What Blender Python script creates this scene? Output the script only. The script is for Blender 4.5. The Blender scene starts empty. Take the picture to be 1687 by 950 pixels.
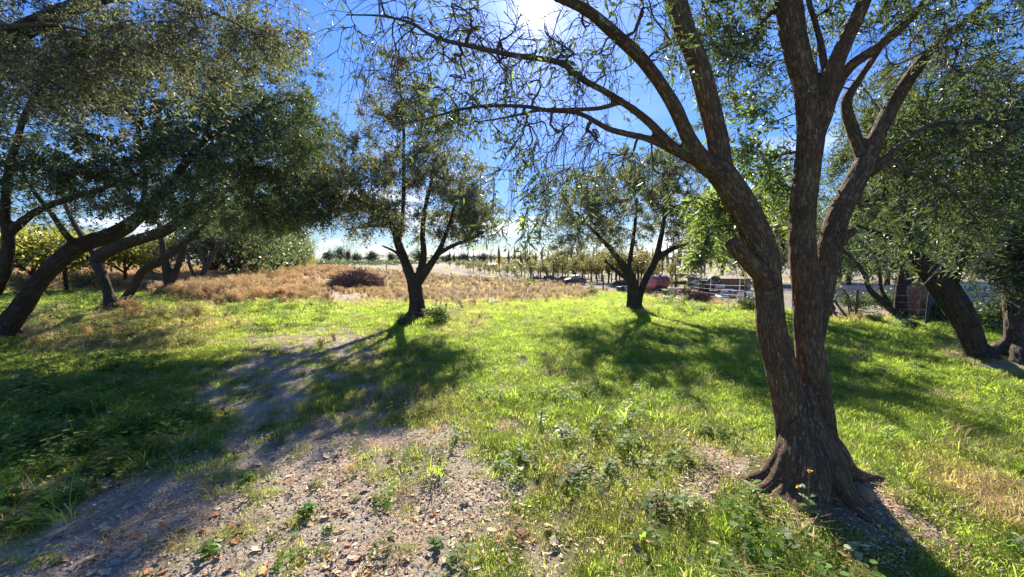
import bpy, bmesh, math, random
import numpy as np
from mathutils import Vector, Matrix, Euler
R = math.radians
scn = bpy.context.scene
col = scn.collection
random.seed(7)
rng = np.random.default_rng(11)

# ------------------------------------------------------------------ camera
CAM_Z, LENS, PITCH = 1.6, 14.0, math.atan(50 / 656.06)
FPX = 1687 * LENS / 36.0
cd = bpy.data.cameras.new('camera'); cam = bpy.data.objects.new('camera', cd); col.objects.link(cam)
cd.lens = LENS; cd.sensor_width = 36; cd.clip_start = 0.02; cd.clip_end = 20000
cam.location = (0, 0, CAM_Z); cam.rotation_euler = (R(90) - PITCH, 0, 0)
scn.camera = cam
cP, sP = math.cos(PITCH), math.sin(PITCH)
def ray(px, py):
    u, v = (px - 843.5) / FPX, -(py - 475) / FPX
    return Vector((u, cP + v * sP, -sP + v * cP))
def P(px, py, d):
    r = ray(px, py); k = d / r.y
    return Vector((r.x * k, d, CAM_Z + r.z * k))
def G(px, py, z=0.0):
    r = ray(px, py); k = (z - CAM_Z) / r.z
    return Vector((r.x * k, r.y * k, z))
def proj(x, y, z=0.0):                       # world -> photo pixels (numpy)
    dz = z - CAM_Z
    dep = np.maximum(y * cP - dz * sP, 0.05)
    return 843.5 + FPX * x / dep, 475 - FPX * (y * sP + dz * cP) / dep

# ------------------------------------------------------------------ sun and sky
SUN_DIR = ray(885, 12).normalized()
SUN_EL = math.asin(SUN_DIR.z); SUN_AZ = math.atan2(SUN_DIR.x, SUN_DIR.y)
sl = bpy.data.lights.new('sun', 'SUN'); so = bpy.data.objects.new('sun', sl); col.objects.link(so)
sl.energy = 5.0; sl.angle = R(0.53); sl.color = (1.0, 0.93, 0.80)
so.rotation_euler = SUN_DIR.to_track_quat('Z', 'Y').to_euler()
so.location = (0, 0, 30)
w = bpy.data.worlds.new('World'); scn.world = w; w.use_nodes = True
nt = w.node_tree; nt.nodes.clear()
def N(t, typ, **kw):
    n = t.nodes.new(typ)
    for k, v in kw.items(): setattr(n, k, v)
    return n
def link(t, a, b): t.links.new(a, b)
out = N(nt, 'ShaderNodeOutputWorld'); bg = N(nt, 'ShaderNodeBackground')
sky = N(nt, 'ShaderNodeTexSky'); sky.sky_type = 'NISHITA'; sky.sun_disc = False
sky.sun_elevation = SUN_EL; sky.sun_rotation = SUN_AZ
sky.air_density = 1.0; sky.dust_density = 0.15; sky.ozone_density = 2.2; sky.altitude = 700
hsv = N(nt, 'ShaderNodeHueSaturation'); hsv.inputs['Saturation'].default_value = 1.17
skm = N(nt, 'ShaderNodeMixRGB', blend_type='MULTIPLY'); skm.inputs[0].default_value = 1; link(nt, sky.outputs[0], skm.inputs[1])
skr = N(nt, 'ShaderNodeValToRGB'); skr.color_ramp.elements[0].position = .0; skr.color_ramp.elements[0].color = (.34, .39, .50, 1)
skr.color_ramp.elements[1].position = .55; skr.color_ramp.elements[1].color = (1.0, 1.02, 1.38, 1)
link(nt, skm.outputs[0], hsv.inputs['Color'])
tc = N(nt, 'ShaderNodeTexCoord'); sep = N(nt, 'ShaderNodeSeparateXYZ'); link(nt, tc.outputs['Generated'], sep.inputs[0]); link(nt, sep.outputs['Z'], skr.inputs[0]); link(nt, skr.outputs[0], skm.inputs[2])
mp = N(nt, 'ShaderNodeMapping'); mp.inputs['Scale'].default_value = (2.2, 2.2, 9.0); link(nt, tc.outputs['Generated'], mp.inputs[0])
cn = N(nt, 'ShaderNodeTexNoise'); cn.inputs['Scale'].default_value = 1.7; cn.inputs['Detail'].default_value = 7; cn.inputs['Roughness'].default_value = 0.58
link(nt, mp.outputs[0], cn.inputs['Vector'])
cr = N(nt, 'ShaderNodeMapRange'); cr.inputs[1].default_value = 0.50; cr.inputs[2].default_value = 0.74; link(nt, cn.outputs['Fac'], cr.inputs[0])
el = N(nt, 'ShaderNodeMapRange'); el.inputs[1].default_value = 0.30; el.inputs[2].default_value = 0.04; el.inputs[3].default_value = 0.06; link(nt, sep.outputs['Z'], el.inputs[0])
cm = N(nt, 'ShaderNodeMath', operation='MULTIPLY'); link(nt, cr.outputs[0], cm.inputs[0]); link(nt, el.outputs[0], cm.inputs[1])
cmix = N(nt, 'ShaderNodeMixRGB'); link(nt, cm.outputs[0], cmix.inputs[0]); link(nt, hsv.outputs[0], cmix.inputs[1]); cmix.inputs[2].default_value = (11, 10.6, 11, 1)
dot = N(nt, 'ShaderNodeVectorMath', operation='DOT_PRODUCT'); dot.inputs[1].default_value = SUN_DIR
nrm = N(nt, 'ShaderNodeVectorMath', operation='NORMALIZE'); link(nt, tc.outputs['Generated'], nrm.inputs[0]); link(nt, nrm.outputs[0], dot.inputs[0])
last = cmix.outputs[0]
for p, s, c in ((5200, 160, (1, .97, .9)), (480, 3.2, (1, .95, .88)), (60, .5, (1, .97, .95))):
    pw = N(nt, 'ShaderNodeMath', operation='POWER'); mx0 = N(nt, 'ShaderNodeMath', operation='MAXIMUM'); mx0.inputs[1].default_value = 0
    link(nt, dot.outputs['Value'], mx0.inputs[0]); link(nt, mx0.outputs[0], pw.inputs[0]); pw.inputs[1].default_value = p
    mm = N(nt, 'ShaderNodeMixRGB', blend_type='ADD'); link(nt, pw.outputs[0], mm.inputs[0]); link(nt, last, mm.inputs[1]); mm.inputs[2].default_value = (c[0] * s, c[1] * s, c[2] * s, 1)
    last = mm.outputs[0]
link(nt, last, bg.inputs['Color']); bg.inputs['Strength'].default_value = 0.072
link(nt, bg.outputs[0], out.inputs['Surface'])
scn.view_settings.view_transform = 'Standard'; scn.view_settings.look = 'None'
scn.view_settings.exposure = 1.48; scn.view_settings.gamma = 1.0
scn.cycles.max_bounces = 7; scn.cycles.diffuse_bounces = 4; scn.cycles.glossy_bounces = 2; scn.cycles.transmission_bounces = 4
scn.cycles.transparent_max_bounces = 4; scn.cycles.caustics_reflective = False; scn.cycles.caustics_refractive = False
scn.cycles.sample_clamp_indirect = 6; scn.cycles.use_denoising = True

# ------------------------------------------------------------------ helpers
def tag(o, label=None, cat=None, group=None, kind=None):
    for k, v in (('label', label), ('category', cat), ('group', group), ('kind', kind)):
        if v: o[k] = v
    return o
def link_obj(name, data, parent=None):
    o = bpy.data.objects.new(name, data); col.objects.link(o)
    if parent is not None: o.parent = parent
    return o
def empty(name, loc=(0, 0, 0)):
    o = link_obj(name, None); o.location = loc; o.empty_display_size = .2
    return o
def mesh_np(name, V, faces, mat=None, smooth=False, attrs=None):
    """V (n,3); faces: list of int arrays (m,k)"""
    me = bpy.data.meshes.new(name)
    V = np.asarray(V, np.float32)
    faces = [np.asarray(f, np.int32) for f in faces if len(f)]
    me.vertices.add(len(V)); me.vertices.foreach_set('co', V.ravel())
    nl = sum(f.size for f in faces); npoly = sum(len(f) for f in faces)
    me.loops.add(nl); me.polygons.add(npoly)
    me.loops.foreach_set('vertex_index', np.concatenate([f.ravel() for f in faces]))
    tot = np.concatenate([np.full(len(f), f.shape[1], np.int32) for f in faces])
    st = np.concatenate([[0], np.cumsum(tot)[:-1]]).astype(np.int32)
    me.polygons.foreach_set('loop_start', st)
    me.polygons.foreach_set('use_smooth', np.full(npoly, smooth))
    me.update(calc_edges=True)
    for k, a in (attrs or {}).items():
        a = np.asarray(a, np.float32)
        t = 'FLOAT' if a.ndim == 1 else 'FLOAT_VECTOR'
        at = me.attributes.new(k, t, 'POINT')
        at.data.foreach_set('value' if a.ndim == 1 else 'vector', a.ravel())
    if mat: me.materials.append(mat)
    return me
def unit(v):
    return v / np.maximum(np.linalg.norm(v, axis=-1, keepdims=True), 1e-9)
def vnoise(p, seed=0):
    """value noise, p (n,3) -> 0..1"""
    p = np.asarray(p, np.float64); i = np.floor(p).astype(np.int64); f = p - i; f = f * f * (3 - 2 * f)
    def h(a, b, c):
        n = (a * 374761393 + b * 668265263 + c * 2147483647 + seed * 974634541) & 0xFFFFFFFF
        n = ((n ^ (n >> 13)) * 1274126177) & 0xFFFFFFFF
        n = ((n ^ (n >> 16)) * 2246822519) & 0xFFFFFFFF
        return ((n ^ (n >> 15)) & 0xFFFFFF) / float(0xFFFFFF)
    r = 0
    for dx in (0, 1):
        for dy in (0, 1):
            for dz in (0, 1):
                wgt = (f[:, 0] if dx else 1 - f[:, 0]) * (f[:, 1] if dy else 1 - f[:, 1]) * (f[:, 2] if dz else 1 - f[:, 2])
                r = r + wgt * h(i[:, 0] + dx, i[:, 1] + dy, i[:, 2] + dz)
    return r
def fbm(p, octv=4, seed=0):
    s, a, t = 0, .5, 0
    for k in range(octv):
        s = s + a * vnoise(np.asarray(p) * 2 ** k + 17.3 * k, seed + k); t += a; a *= .5
    return s / t
def n2(x, y, sc, octv=3, seed=0):
    return fbm(np.stack([x * sc, y * sc, np.zeros_like(x) + .37], -1), octv, seed)
def sstep(a, b, x):
    t = np.clip((x - a) / (b - a), 0, 1); return t * t * (3 - 2 * t)

class MB:
    """collects boxes, bars, cylinders into one mesh"""
    def __init__(s): s.v = []; s.f = []
    def add(s, V, F):
        n = len(s.v); s.v += [tuple(p) for p in V]; s.f += [tuple(i + n for i in f) for f in F]; return s
    def box(s, c, size, rz=0, rx=0, ry=0, bev=0):
        m = Euler((rx, ry, rz)).to_matrix(); a, b, h = size[0] / 2, size[1] / 2, size[2] / 2
        V = [Vector((x, y, z)) for z in (-h, h) for x, y in ((-a, -b), (a, -b), (a, b), (-a, b))]
        F = [(3, 2, 1, 0), (4, 5, 6, 7), (0, 1, 5, 4), (1, 2, 6, 5), (2, 3, 7, 6), (3, 0, 4, 7)]
        return s.add([m @ v + Vector(c) for v in V], F)
    def cyl(s, p0, p1, r0, r1=None, n=10, cap=True):
        p0, p1 = Vector(p0), Vector(p1); r1 = r0 if r1 is None else r1
        q = (p1 - p0).to_track_quat('Z', 'Y')
        V = []
        for p, r in ((p0, r0), (p1, r1)):
            for k in range(n):
                a = 2 * math.pi * k / n; V.append(p + q @ Vector((r * math.cos(a), r * math.sin(a), 0)))
        F = [(k, (k + 1) % n, n + (k + 1) % n, n + k) for k in range(n)]
        if cap: F += [tuple(range(n - 1, -1, -1)), tuple(range(n, 2 * n))]
        return s.add(V, F)
    def tube(s, pts, r, n=6):
        for a, b in zip(pts[:-1], pts[1:]): s.cyl(a, b, r, r, n)
        return s
    def build(s, name, mat, parent=None, bevel=0, smooth=False):
        me = bpy.data.meshes.new(name); me.from_pydata(s.v, [], s.f); me.update()
        me.materials.append(mat)
        if smooth: me.polygons.foreach_set('use_smooth', [True] * len(me.polygons))
        if bevel:
            bm = bmesh.new(); bm.from_mesh(me)
            bmesh.ops.bevel(bm, geom=bm.edges[:], offset=bevel, segments=1, affect='EDGES'); bm.to_mesh(me); bm.free()
        return link_obj(name, me, parent)

# ------------------------------------------------------------------ materials
def base_mat(name):
    m = bpy.data.materials.new(name); m.use_nodes = True
    t = m.node_tree; b = t.nodes['Principled BSDF']; return m, t, b
def plain(name, c, rough=.8, c2=None, scale=6, bump=.3, metal=0, detail=5):
    m, t, b = base_mat(name)
    tcn = N(t, 'ShaderNodeTexCoord'); no = N(t, 'ShaderNodeTexNoise'); no.inputs['Scale'].default_value = scale; no.inputs['Detail'].default_value = detail
    link(t, tcn.outputs['Object'], no.inputs['Vector'])
    ra = N(t, 'ShaderNodeMapRange'); ra.inputs[1].default_value = .35; ra.inputs[2].default_value = .65; link(t, no.outputs['Fac'], ra.inputs[0])
    mx = N(t, 'ShaderNodeMixRGB'); link(t, ra.outputs[0], mx.inputs[0]); mx.inputs[1].default_value = (*c, 1)
    c2 = c2 or tuple(x * .6 for x in c); mx.inputs[2].default_value = (*c2, 1)
    link(t, mx.outputs[0], b.inputs['Base Color']); b.inputs['Roughness'].default_value = rough; b.inputs['Metallic'].default_value = metal
    if bump:
        bu = N(t, 'ShaderNodeBump'); bu.inputs['Strength'].default_value = bump; bu.inputs['Distance'].default_value = .02
        link(t, no.outputs['Fac'], bu.inputs['Height']); link(t, bu.outputs[0], b.inputs['Normal'])
    return m
def leafy(name, top, under, trans, tcol, rough=.4, spec=.5, attr='tone', var=.5, alt=None, altp=.0):
    """two-sided leaf: top and underside colours, light passing through"""
    m, t, b = base_mat(name)
    ge = N(t, 'ShaderNodeNewGeometry'); at = N(t, 'ShaderNodeAttribute'); at.attribute_name = attr
    mx = N(t, 'ShaderNodeMixRGB'); link(t, ge.outputs['Backfacing'], mx.inputs[0]); mx.inputs[1].default_value = (*top, 1); mx.inputs[2].default_value = (*under, 1)
    src = mx.outputs[0]
    if alt:
        gt = N(t, 'ShaderNodeMath', operation='GREATER_THAN'); link(t, at.outputs['Fac'], gt.inputs[0]); gt.inputs[1].default_value = 1 - altp
        m2 = N(t, 'ShaderNodeMixRGB'); link(t, gt.outputs[0], m2.inputs[0]); link(t, src, m2.inputs[1]); m2.inputs[2].default_value = (*alt, 1); src = m2.outputs[0]
    va = N(t, 'ShaderNodeMapRange'); va.inputs[3].default_value = 1 - var; va.inputs[4].default_value = 1 + var; link(t, at.outputs['Fac'], va.inputs[0])
    mu = N(t, 'ShaderNodeMixRGB', blend_type='MULTIPLY'); mu.inputs[0].default_value = 1; link(t, src, mu.inputs[1]); link(t, va.outputs[0], mu.inputs[2])
    link(t, mu.outputs[0], b.inputs['Base Color']); b.inputs['Roughness'].default_value = rough; b.inputs['Specular IOR Level'].default_value = spec
    tr = N(t, 'ShaderNodeBsdfTranslucent'); m3 = N(t, 'ShaderNodeMixRGB', blend_type='MULTIPLY'); m3.inputs[0].default_value = 1
    m3.inputs[1].default_value = (*tcol, 1); link(t, va.outputs[0], m3.inputs[2]); link(t, m3.outputs[0], tr.inputs['Color'])
    ms = N(t, 'ShaderNodeMixShader'); ms.inputs[0].default_value = trans; link(t, b.outputs[0], ms.inputs[1]); link(t, tr.outputs[0], ms.inputs[2])
    link(t, ms.outputs[0], t.nodes['Material Output'].inputs['Surface'])
    return m
def blade_mat(name, green, dry, tgreen, tdry, trans=.45, rough=.5, spec=.3):
    """ground plants: colour picked per plant between green and dry"""
    m, t, b = base_mat(name)
    at = N(t, 'ShaderNodeAttribute'); at.attribute_type = 'INSTANCER'; at.attribute_name = 'dry'
    rn = N(t, 'ShaderNodeAttribute'); rn.attribute_type = 'INSTANCER'; rn.attribute_name = 'rnd'
    tn = N(t, 'ShaderNodeAttribute'); tn.attribute_name = 'tone'
    ad = N(t, 'ShaderNodeMath', operation='ADD'); link(t, at.outputs['Fac'], ad.inputs[0])
    sc = N(t, 'ShaderNodeMapRange'); sc.inputs[3].default_value = -.28; sc.inputs[4].default_value = .28; link(t, tn.outputs['Fac'], sc.inputs[0]); link(t, sc.outputs[0], ad.inputs[1])
    ad.use_clamp = True
    va = N(t, 'ShaderNodeMapRange'); va.inputs[3].default_value = .65; va.inputs[4].default_value = 1.35; link(t, rn.outputs['Fac'], va.inputs[0])
    def two(a, c):
        mx = N(t, 'ShaderNodeMixRGB'); link(t, ad.outputs[0], mx.inputs[0]); mx.inputs[1].default_value = (*a, 1); mx.inputs[2].default_value = (*c, 1)
        mu = N(t, 'ShaderNodeMixRGB', blend_type='MULTIPLY'); mu.inputs[0].default_value = 1; link(t, mx.outputs[0], mu.inputs[1]); link(t, va.outputs[0], mu.inputs[2])
        return mu.outputs[0]
    link(t, two(green, dry), b.inputs['Base Color']); b.inputs['Roughness'].default_value = rough; b.inputs['Specular IOR Level'].default_value = spec
    tr = N(t, 'ShaderNodeBsdfTranslucent'); link(t, two(tgreen, tdry), tr.inputs['Color'])
    ms = N(t, 'ShaderNodeMixShader'); ms.inputs[0].default_value = trans; link(t, b.outputs[0], ms.inputs[1]); link(t, tr.outputs[0], ms.inputs[2])
    link(t, ms.outputs[0], t.nodes['Material Output'].inputs['Surface'])
    return m
def bark_mat(name, c, c2, c3, scale=1.0):
    m, t, b = base_mat(name)
    at = N(t, 'ShaderNodeAttribute'); at.attribute_name = 'bark'
    mp = N(t, 'ShaderNodeMapping'); mp.inputs['Scale'].default_value = (scale, scale, scale * .27); link(t, at.outputs['Vector'], mp.inputs[0])
    wn = N(t, 'ShaderNodeTexNoise'); wn.inputs['Scale'].default_value = 14; wn.inputs['Detail'].default_value = 3; link(t, mp.outputs[0], wn.inputs['Vector'])
    wv = N(t, 'ShaderNodeMixRGB', blend_type='ADD'); wv.inputs[0].default_value = .06; link(t, mp.outputs[0], wv.inputs[1]); link(t, wn.outputs['Color'], wv.inputs[2])
    v2 = N(t, 'ShaderNodeTexVoronoi'); v2.inputs['Scale'].default_value = 105; link(t, wv.outputs[0], v2.inputs['Vector'])
    vo = N(t, 'ShaderNodeTexVoronoi'); vo.feature = 'DISTANCE_TO_EDGE'; vo.inputs['Scale'].default_value = 105; link(t, wv.outputs[0], vo.inputs['Vector'])
    rn = N(t, 'ShaderNodeTexNoise'); rn.inputs['Scale'].default_value = 50; rn.inputs['Detail'].default_value = 5; rn.inputs['Roughness'].default_value = .62; link(t, wv.outputs[0], rn.inputs['Vector'])
    s5 = N(t, 'ShaderNodeMath', operation='SUBTRACT'); s5.inputs[1].default_value = .5; link(t, rn.outputs['Fac'], s5.inputs[0])
    ab = N(t, 'ShaderNodeMath', operation='ABSOLUTE'); link(t, s5.outputs[0], ab.inputs[0])
    rr = N(t, 'ShaderNodeMapRange'); rr.inputs[1].default_value = 0.0; rr.inputs[2].default_value = .085; link(t, ab.outputs[0], rr.inputs[0])
    ve = N(t, 'ShaderNodeMapRange'); ve.inputs[1].default_value = 0; ve.inputs[2].default_value = .2; ve.inputs[3].default_value = .45; link(t, vo.outputs['Distance'], ve.inputs[0])
    ed = N(t, 'ShaderNodeMath', operation='MULTIPLY'); link(t, rr.outputs[0], ed.inputs[0]); link(t, ve.outputs[0], ed.inputs[1])
    n1 = N(t, 'ShaderNodeTexNoise'); n1.inputs['Scale'].default_value = 5; n1.inputs['Detail'].default_value = 6; link(t, at.outputs['Vector'], n1.inputs['Vector'])
    n3 = N(t, 'ShaderNodeTexNoise'); n3.inputs['Scale'].default_value = 90; n3.inputs['Detail'].default_value = 4; link(t, mp.outputs[0], n3.inputs['Vector'])
    r1 = N(t, 'ShaderNodeMapRange'); r1.inputs[1].default_value = .38; r1.inputs[2].default_value = .62; link(t, n1.outputs['Fac'], r1.inputs[0])
    mx = N(t, 'ShaderNodeMixRGB'); link(t, r1.outputs[0], mx.inputs[0]); mx.inputs[1].default_value = (*c, 1); mx.inputs[2].default_value = (*c2, 1)
    ln = N(t, 'ShaderNodeTexNoise'); ln.inputs['Scale'].default_value = 11; ln.inputs['Detail'].default_value = 7; ln.inputs['Roughness'].default_value = .7; link(t, at.outputs['Vector'], ln.inputs['Vector'])
    lr = N(t, 'ShaderNodeMapRange'); lr.inputs[1].default_value = .60; lr.inputs[2].default_value = .70; lr.inputs[4].default_value = .5; link(t, ln.outputs['Fac'], lr.inputs[0])
    lm = N(t, 'ShaderNodeMixRGB'); link(t, lr.outputs[0], lm.inputs[0]); link(t, mx.outputs[0], lm.inputs[1]); lm.inputs[2].default_value = (c[0] * .95 + .05, c[1] * 1.12 + .06, c[2] * 1.25 + .05, 1); mx = lm
    sp = N(t, 'ShaderNodeSeparateColor'); link(t, v2.outputs['Color'], sp.inputs[0])
    pm = N(t, 'ShaderNodeMapRange'); pm.inputs[3].default_value = .85; pm.inputs[4].default_value = 1.15; link(t, sp.outputs[0], pm.inputs[0])
    mp2 = N(t, 'ShaderNodeMixRGB', blend_type='MULTIPLY'); mp2.inputs[0].default_value = 1; link(t, mx.outputs[0], mp2.inputs[1]); link(t, pm.outputs[0], mp2.inputs[2])
    me_ = N(t, 'ShaderNodeMixRGB'); link(t, ed.outputs[0], me_.inputs[0]); me_.inputs[1].default_value = (*c3, 1); link(t, mp2.outputs[0], me_.inputs[2])
    link(t, me_.outputs[0], b.inputs['Base Color']); b.inputs['Roughness'].default_value = .92; b.inputs['Specular IOR Level'].default_value = .2
    a1 = N(t, 'ShaderNodeMath', operation='ADD'); link(t, ed.outputs[0], a1.inputs[0])
    m1 = N(t, 'ShaderNodeMath', operation='MULTIPLY'); m1.inputs[1].default_value = .7; link(t, n3.outputs['Fac'], m1.inputs[0]); link(t, m1.outputs[0], a1.inputs[1])
    bu = N(t, 'ShaderNodeBump'); bu.inputs['Strength'].default_value = .9; bu.inputs['Distance'].default_value = .012; link(t, a1.outputs[0], bu.inputs['Height']); link(t, bu.outputs[0], b.inputs['Normal'])
    return m

M = {}
M['bark_main'] = bark_mat('olive_bark', (.38, .245, .13), (.25, .16, .088), (.095, .063, .038))
M['bark'] = bark_mat('dark_olive_bark', (.17, .125, .085), (.11, .08, .055), (.05, .037, .026), .8)
M['bark_pale'] = bark_mat('pale_olive_bark', (.26, .20, .15), (.17, .13, .10), (.06, .045, .035), .8)
M['twig'] = plain('twig_bark', (.12, .09, .065), .9, (.07, .055, .04), 30, .2)
M['deadtwig'] = plain('dead_twig', (.30, .24, .18), .9, (.2, .16, .12), 30, .2)
M['olive'] = leafy('olive_leaf', (.062, .092, .036), (.22, .24, .165), .26, (.20, .28, .06), .5, .22, alt=(.13, .12, .035), altp=.06)
M['olive_grey'] = leafy('olive_leaf_dusty', (.11, .118, .06), (.30, .30, .22), .34, (.33, .35, .13), .52, .22, alt=(.16, .13, .06), altp=.1)
M['olive_fresh'] = leafy('olive_leaf_fresh', (.085, .14, .04), (.22, .26, .14), .4, (.33, .45, .08), .45, .3)
M['orchard_leaf'] = leafy('orchard_leaf', (.10, .12, .04), (.16, .17, .08), .35, (.34, .32, .09), .5, .3, alt=(.26, .17, .06), altp=.35)
M['yellow_leaf'] = leafy('yellow_leaf', (.42, .32, .04), (.40, .32, .08), .45, (.75, .55, .05), .5, .3, alt=(.2, .24, .05), altp=.3)
M['far_leaf'] = leafy('far_tree_leaf', (.055, .08, .045), (.08, .10, .06), .15, (.12, .18, .06), .6, .2)
M['hedge_leaf'] = leafy('hedge_leaf', (.085, .12, .05), (.17, .20, .12), .3, (.22, .30, .08), .45, .35, alt=(.2, .18, .06), altp=.12)
M['vine_leaf'] = leafy('vine_leaf', (.17, .19, .05), (.22, .23, .09), .4, (.44, .44, .07), .5, .3, alt=(.42, .33, .05), altp=.35)
M['shrub_leaf'] = leafy('shrub_leaf', (.05, .085, .03), (.12, .15, .08), .25, (.18, .26, .05), .5, .2)
M['brush'] = plain('dry_brush', (.34, .20, .13), .9, (.20, .12, .08), 20, .2)
M['grass'] = blade_mat('grass_blade', (.125, .18, .035), (.38, .28, .12), (.54, .73, .085), (.72, .54, .22), .62, .6, .12)
M['straw'] = blade_mat('straw_blade', (.42, .35, .22), (.45, .29, .14), (.64, .54, .34), (.74, .48, .21), .4, .7, .15)
M['weed'] = blade_mat('weed_leaf', (.085, .16, .03), (.26, .19, .07), (.34, .56, .06), (.5, .36, .1), .42, .6, .2)

M['litter'] = blade_mat('leaf_litter', (.56, .44, .29), (.34, .17, .07), (.35, .25, .14), (.5, .2, .06), .15, .7, .3)
M['clod'] = blade_mat('soil_clod', (.44, .34, .25), (.34, .26, .19), (.1, .1, .1), (.1, .1, .1), .0, .95, .1)

# ------------------------------------------------------------------ ground zones (authored in photo pixels, evaluated at world points)
FENCE_PX = [(529, 438.7), (584, 440), (636.5, 446), (686.6, 450), (852, 463), (879, 465), (911, 467), (948, 472), (994, 479), (1127.6, 491), (1227.5, 504), (1367, 522), (1410, 522.5), (1526, 536)]
FENCE = [G(*p) for p in FENCE_PX]
FX = np.array([-400.] + [p.x for p in FENCE] + [40.]); FY = np.array([95.] + [p.y for p in FENCE] + [4.])
def in_poly(px, py, poly, soft):
    """soft inside test: signed distance in pixels -> 0..1"""
    n = len(poly); d = np.full(px.shape, 1e9); ins = np.zeros(px.shape, bool)
    for i in range(n):
        (x0, y0), (x1, y1) = poly[i], poly[(i + 1) % n]
        ex, ey = x1 - x0, y1 - y0
        t = np.clip(((px - x0) * ex + (py - y0) * ey) / (ex * ex + ey * ey), 0, 1)
        d = np.minimum(d, np.hypot(px - x0 - t * ex, py - y0 - t * ey))
        c = ((y0 > py) != (y1 > py)) & (px < ex * (py - y0) / (ey if abs(ey) > 1e-9 else 1e-9) + x0)
        ins ^= c
    sd = np.where(ins, d, -d)
    return sstep(-soft, soft, sd)
BARE = [([(-400, 930), (0, 880), (150, 800), (380, 735), (520, 690), (640, 690), (760, 745), (850, 780), (840, 850), (760, 950), (740, 1300), (-400, 1300)], 45, .92),
        ([(340, 710), (320, 650), (370, 600), (410, 555), (500, 530), (630, 540), (600, 585), (520, 640), (480, 700), (420, 740)], 40, .72),
        ([(535, 474), (600, 484), (612, 492), (570, 500), (528, 489)], 5, .95),
        ([(425, 462), (450, 464), (455, 482), (430, 484)], 5, .9),
        ([(488, 452), (545, 452), (545, 472), (500, 474)], 5, .7),
        ([(560, 500), (600, 505), (585, 535), (540, 525)], 8, .45),
        ([(1385, 780), (1470, 810), (1590, 900), (1600, 940), (1420, 920), (1330, 880)], 45, .6),
        ([(1115, 740), (1215, 745), (1250, 800), (1190, 850), (1120, 800)], 22, .75),
        ([(760, 880), (900, 840), (960, 900), (900, 1000), (740, 1000)], 35, .55),
        ([(1570, 590), (1700, 590), (1700, 625), (1600, 625)], 10, .6)]
STRAW = [([(-600, 425), (1000, 425), (1010, 478), (960, 490), (760, 502), (640, 498), (400, 497), (340, 500), (230, 480), (-600, 470)], 9, 1.),
         ([(40, 520), (330, 505), (420, 520), (330, 570), (150, 590), (30, 570)], 20, .6),
         ([(1470, 735), (1560, 735), (1720, 800), (1720, 880), (1600, 850), (1500, 800)], 28, .75),
         ([(540, 600), (700, 590), (790, 640), (760, 720), (640, 690), (560, 680)], 45, .42),
         ([(1330, 488), (1480, 492), (1480, 525), (1330, 525)], 8, .9),
         ([(720, 510), (800, 505), (800, 545), (730, 560)], 15, .4),
         ([(850, 740), (1120, 700), (1180, 860), (900, 960)], 50, .35),
         ([(1060, 478), (1240, 488), (1240, 505), (1060, 492)], 6, .6)]
WEED = [([(-500, 600), (120, 600), (300, 620), (330, 690), (220, 760), (60, 880), (-500, 960)], 40, .9),
        ([(380, 490), (560, 492), (560, 530), (440, 545), (370, 520)], 12, .8),
        ([(840, 690), (1000, 640), (1240, 700), (1220, 800), (1120, 860), (1000, 960), (860, 930), (830, 800)], 45, .24),
        ([(-500, 480), (300, 480), (330, 560), (-500, 620)], 25, .5),
        ([(1080, 490), (1240, 505), (1240, 540), (1080, 515)], 10, .75),
        ([(1180, 860), (1350, 850), (1450, 1000), (1100, 1000)], 30, .6),
        ([(1370, 520), (1687, 540), (1687, 680), (1500, 650), (1370, 600)], 25, .5)]
def zones(x, y):
    """bare, straw, weed, yard weights at ground points"""
    x = np.asarray(x, float); y = np.asarray(y, float)
    yy = np.maximum(y, .6)
    px, py = proj(x, yy)
    j1 = n2(x, y, 1.3, 3, 3) - .5; j2 = n2(x, y, 1.3, 3, 9) - .5
    amp = np.clip((py - 425) * .32, 3, 80)
    qx, qy = px + j1 * amp * 2.2, py + j2 * amp
    def tot(L):
        s = np.zeros_like(px)
        for poly, soft, wgt in L: s = np.maximum(s, in_poly(qx, qy, poly, soft) * wgt)
        return s
    yard = sstep(-.5, 1.5, y - np.interp(x, FX, FY) + (n2(x, y, .5, 2, 5) - .5) * 2)
    br = tot(BARE); pt = n2(x, y, 2.6, 3, 13); near = sstep(12, 6, y)
    br = br * (1 - near * .45 * sstep(.50, .62, pt)) + near * .45 * sstep(.56, .66, n2(x, y, 1.9, 3, 15)) * sstep(560, 640, py) * sstep(1200, 900, px) * (1 - br)
    return br, tot(STRAW), tot(WEED), yard
def gz(x, y):
    """ground height"""
    x = np.asarray(x, float); y = np.asarray(y, float)
    r = np.hypot(x, y)
    z = (n2(x, y, .7, 3, 21) - .5) * .10 * sstep(0, 6, r) + (n2(x, y, 3.1, 3, 22) - .5) * .035
    fade = 1 - sstep(25, 60, r)
    z = z * fade
    d1 = np.hypot(x - T1B.x, y - T1B.y)
    z = z + .13 * np.exp(-(d1 / .55) ** 2)
    for b in TREE_BASES: z = z + .10 * np.exp(-(np.hypot(x - b.x, y - b.y) / .8) ** 2)
    return z
T1B = G(1318, 815)
TREE_BASES = [G(688, 525), G(1045, 513), G(1615, 600), G(1690, 602), G(1485, 525), G(188, 508), G(278, 485), G(325, 470), G(-30, 568)]

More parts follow.
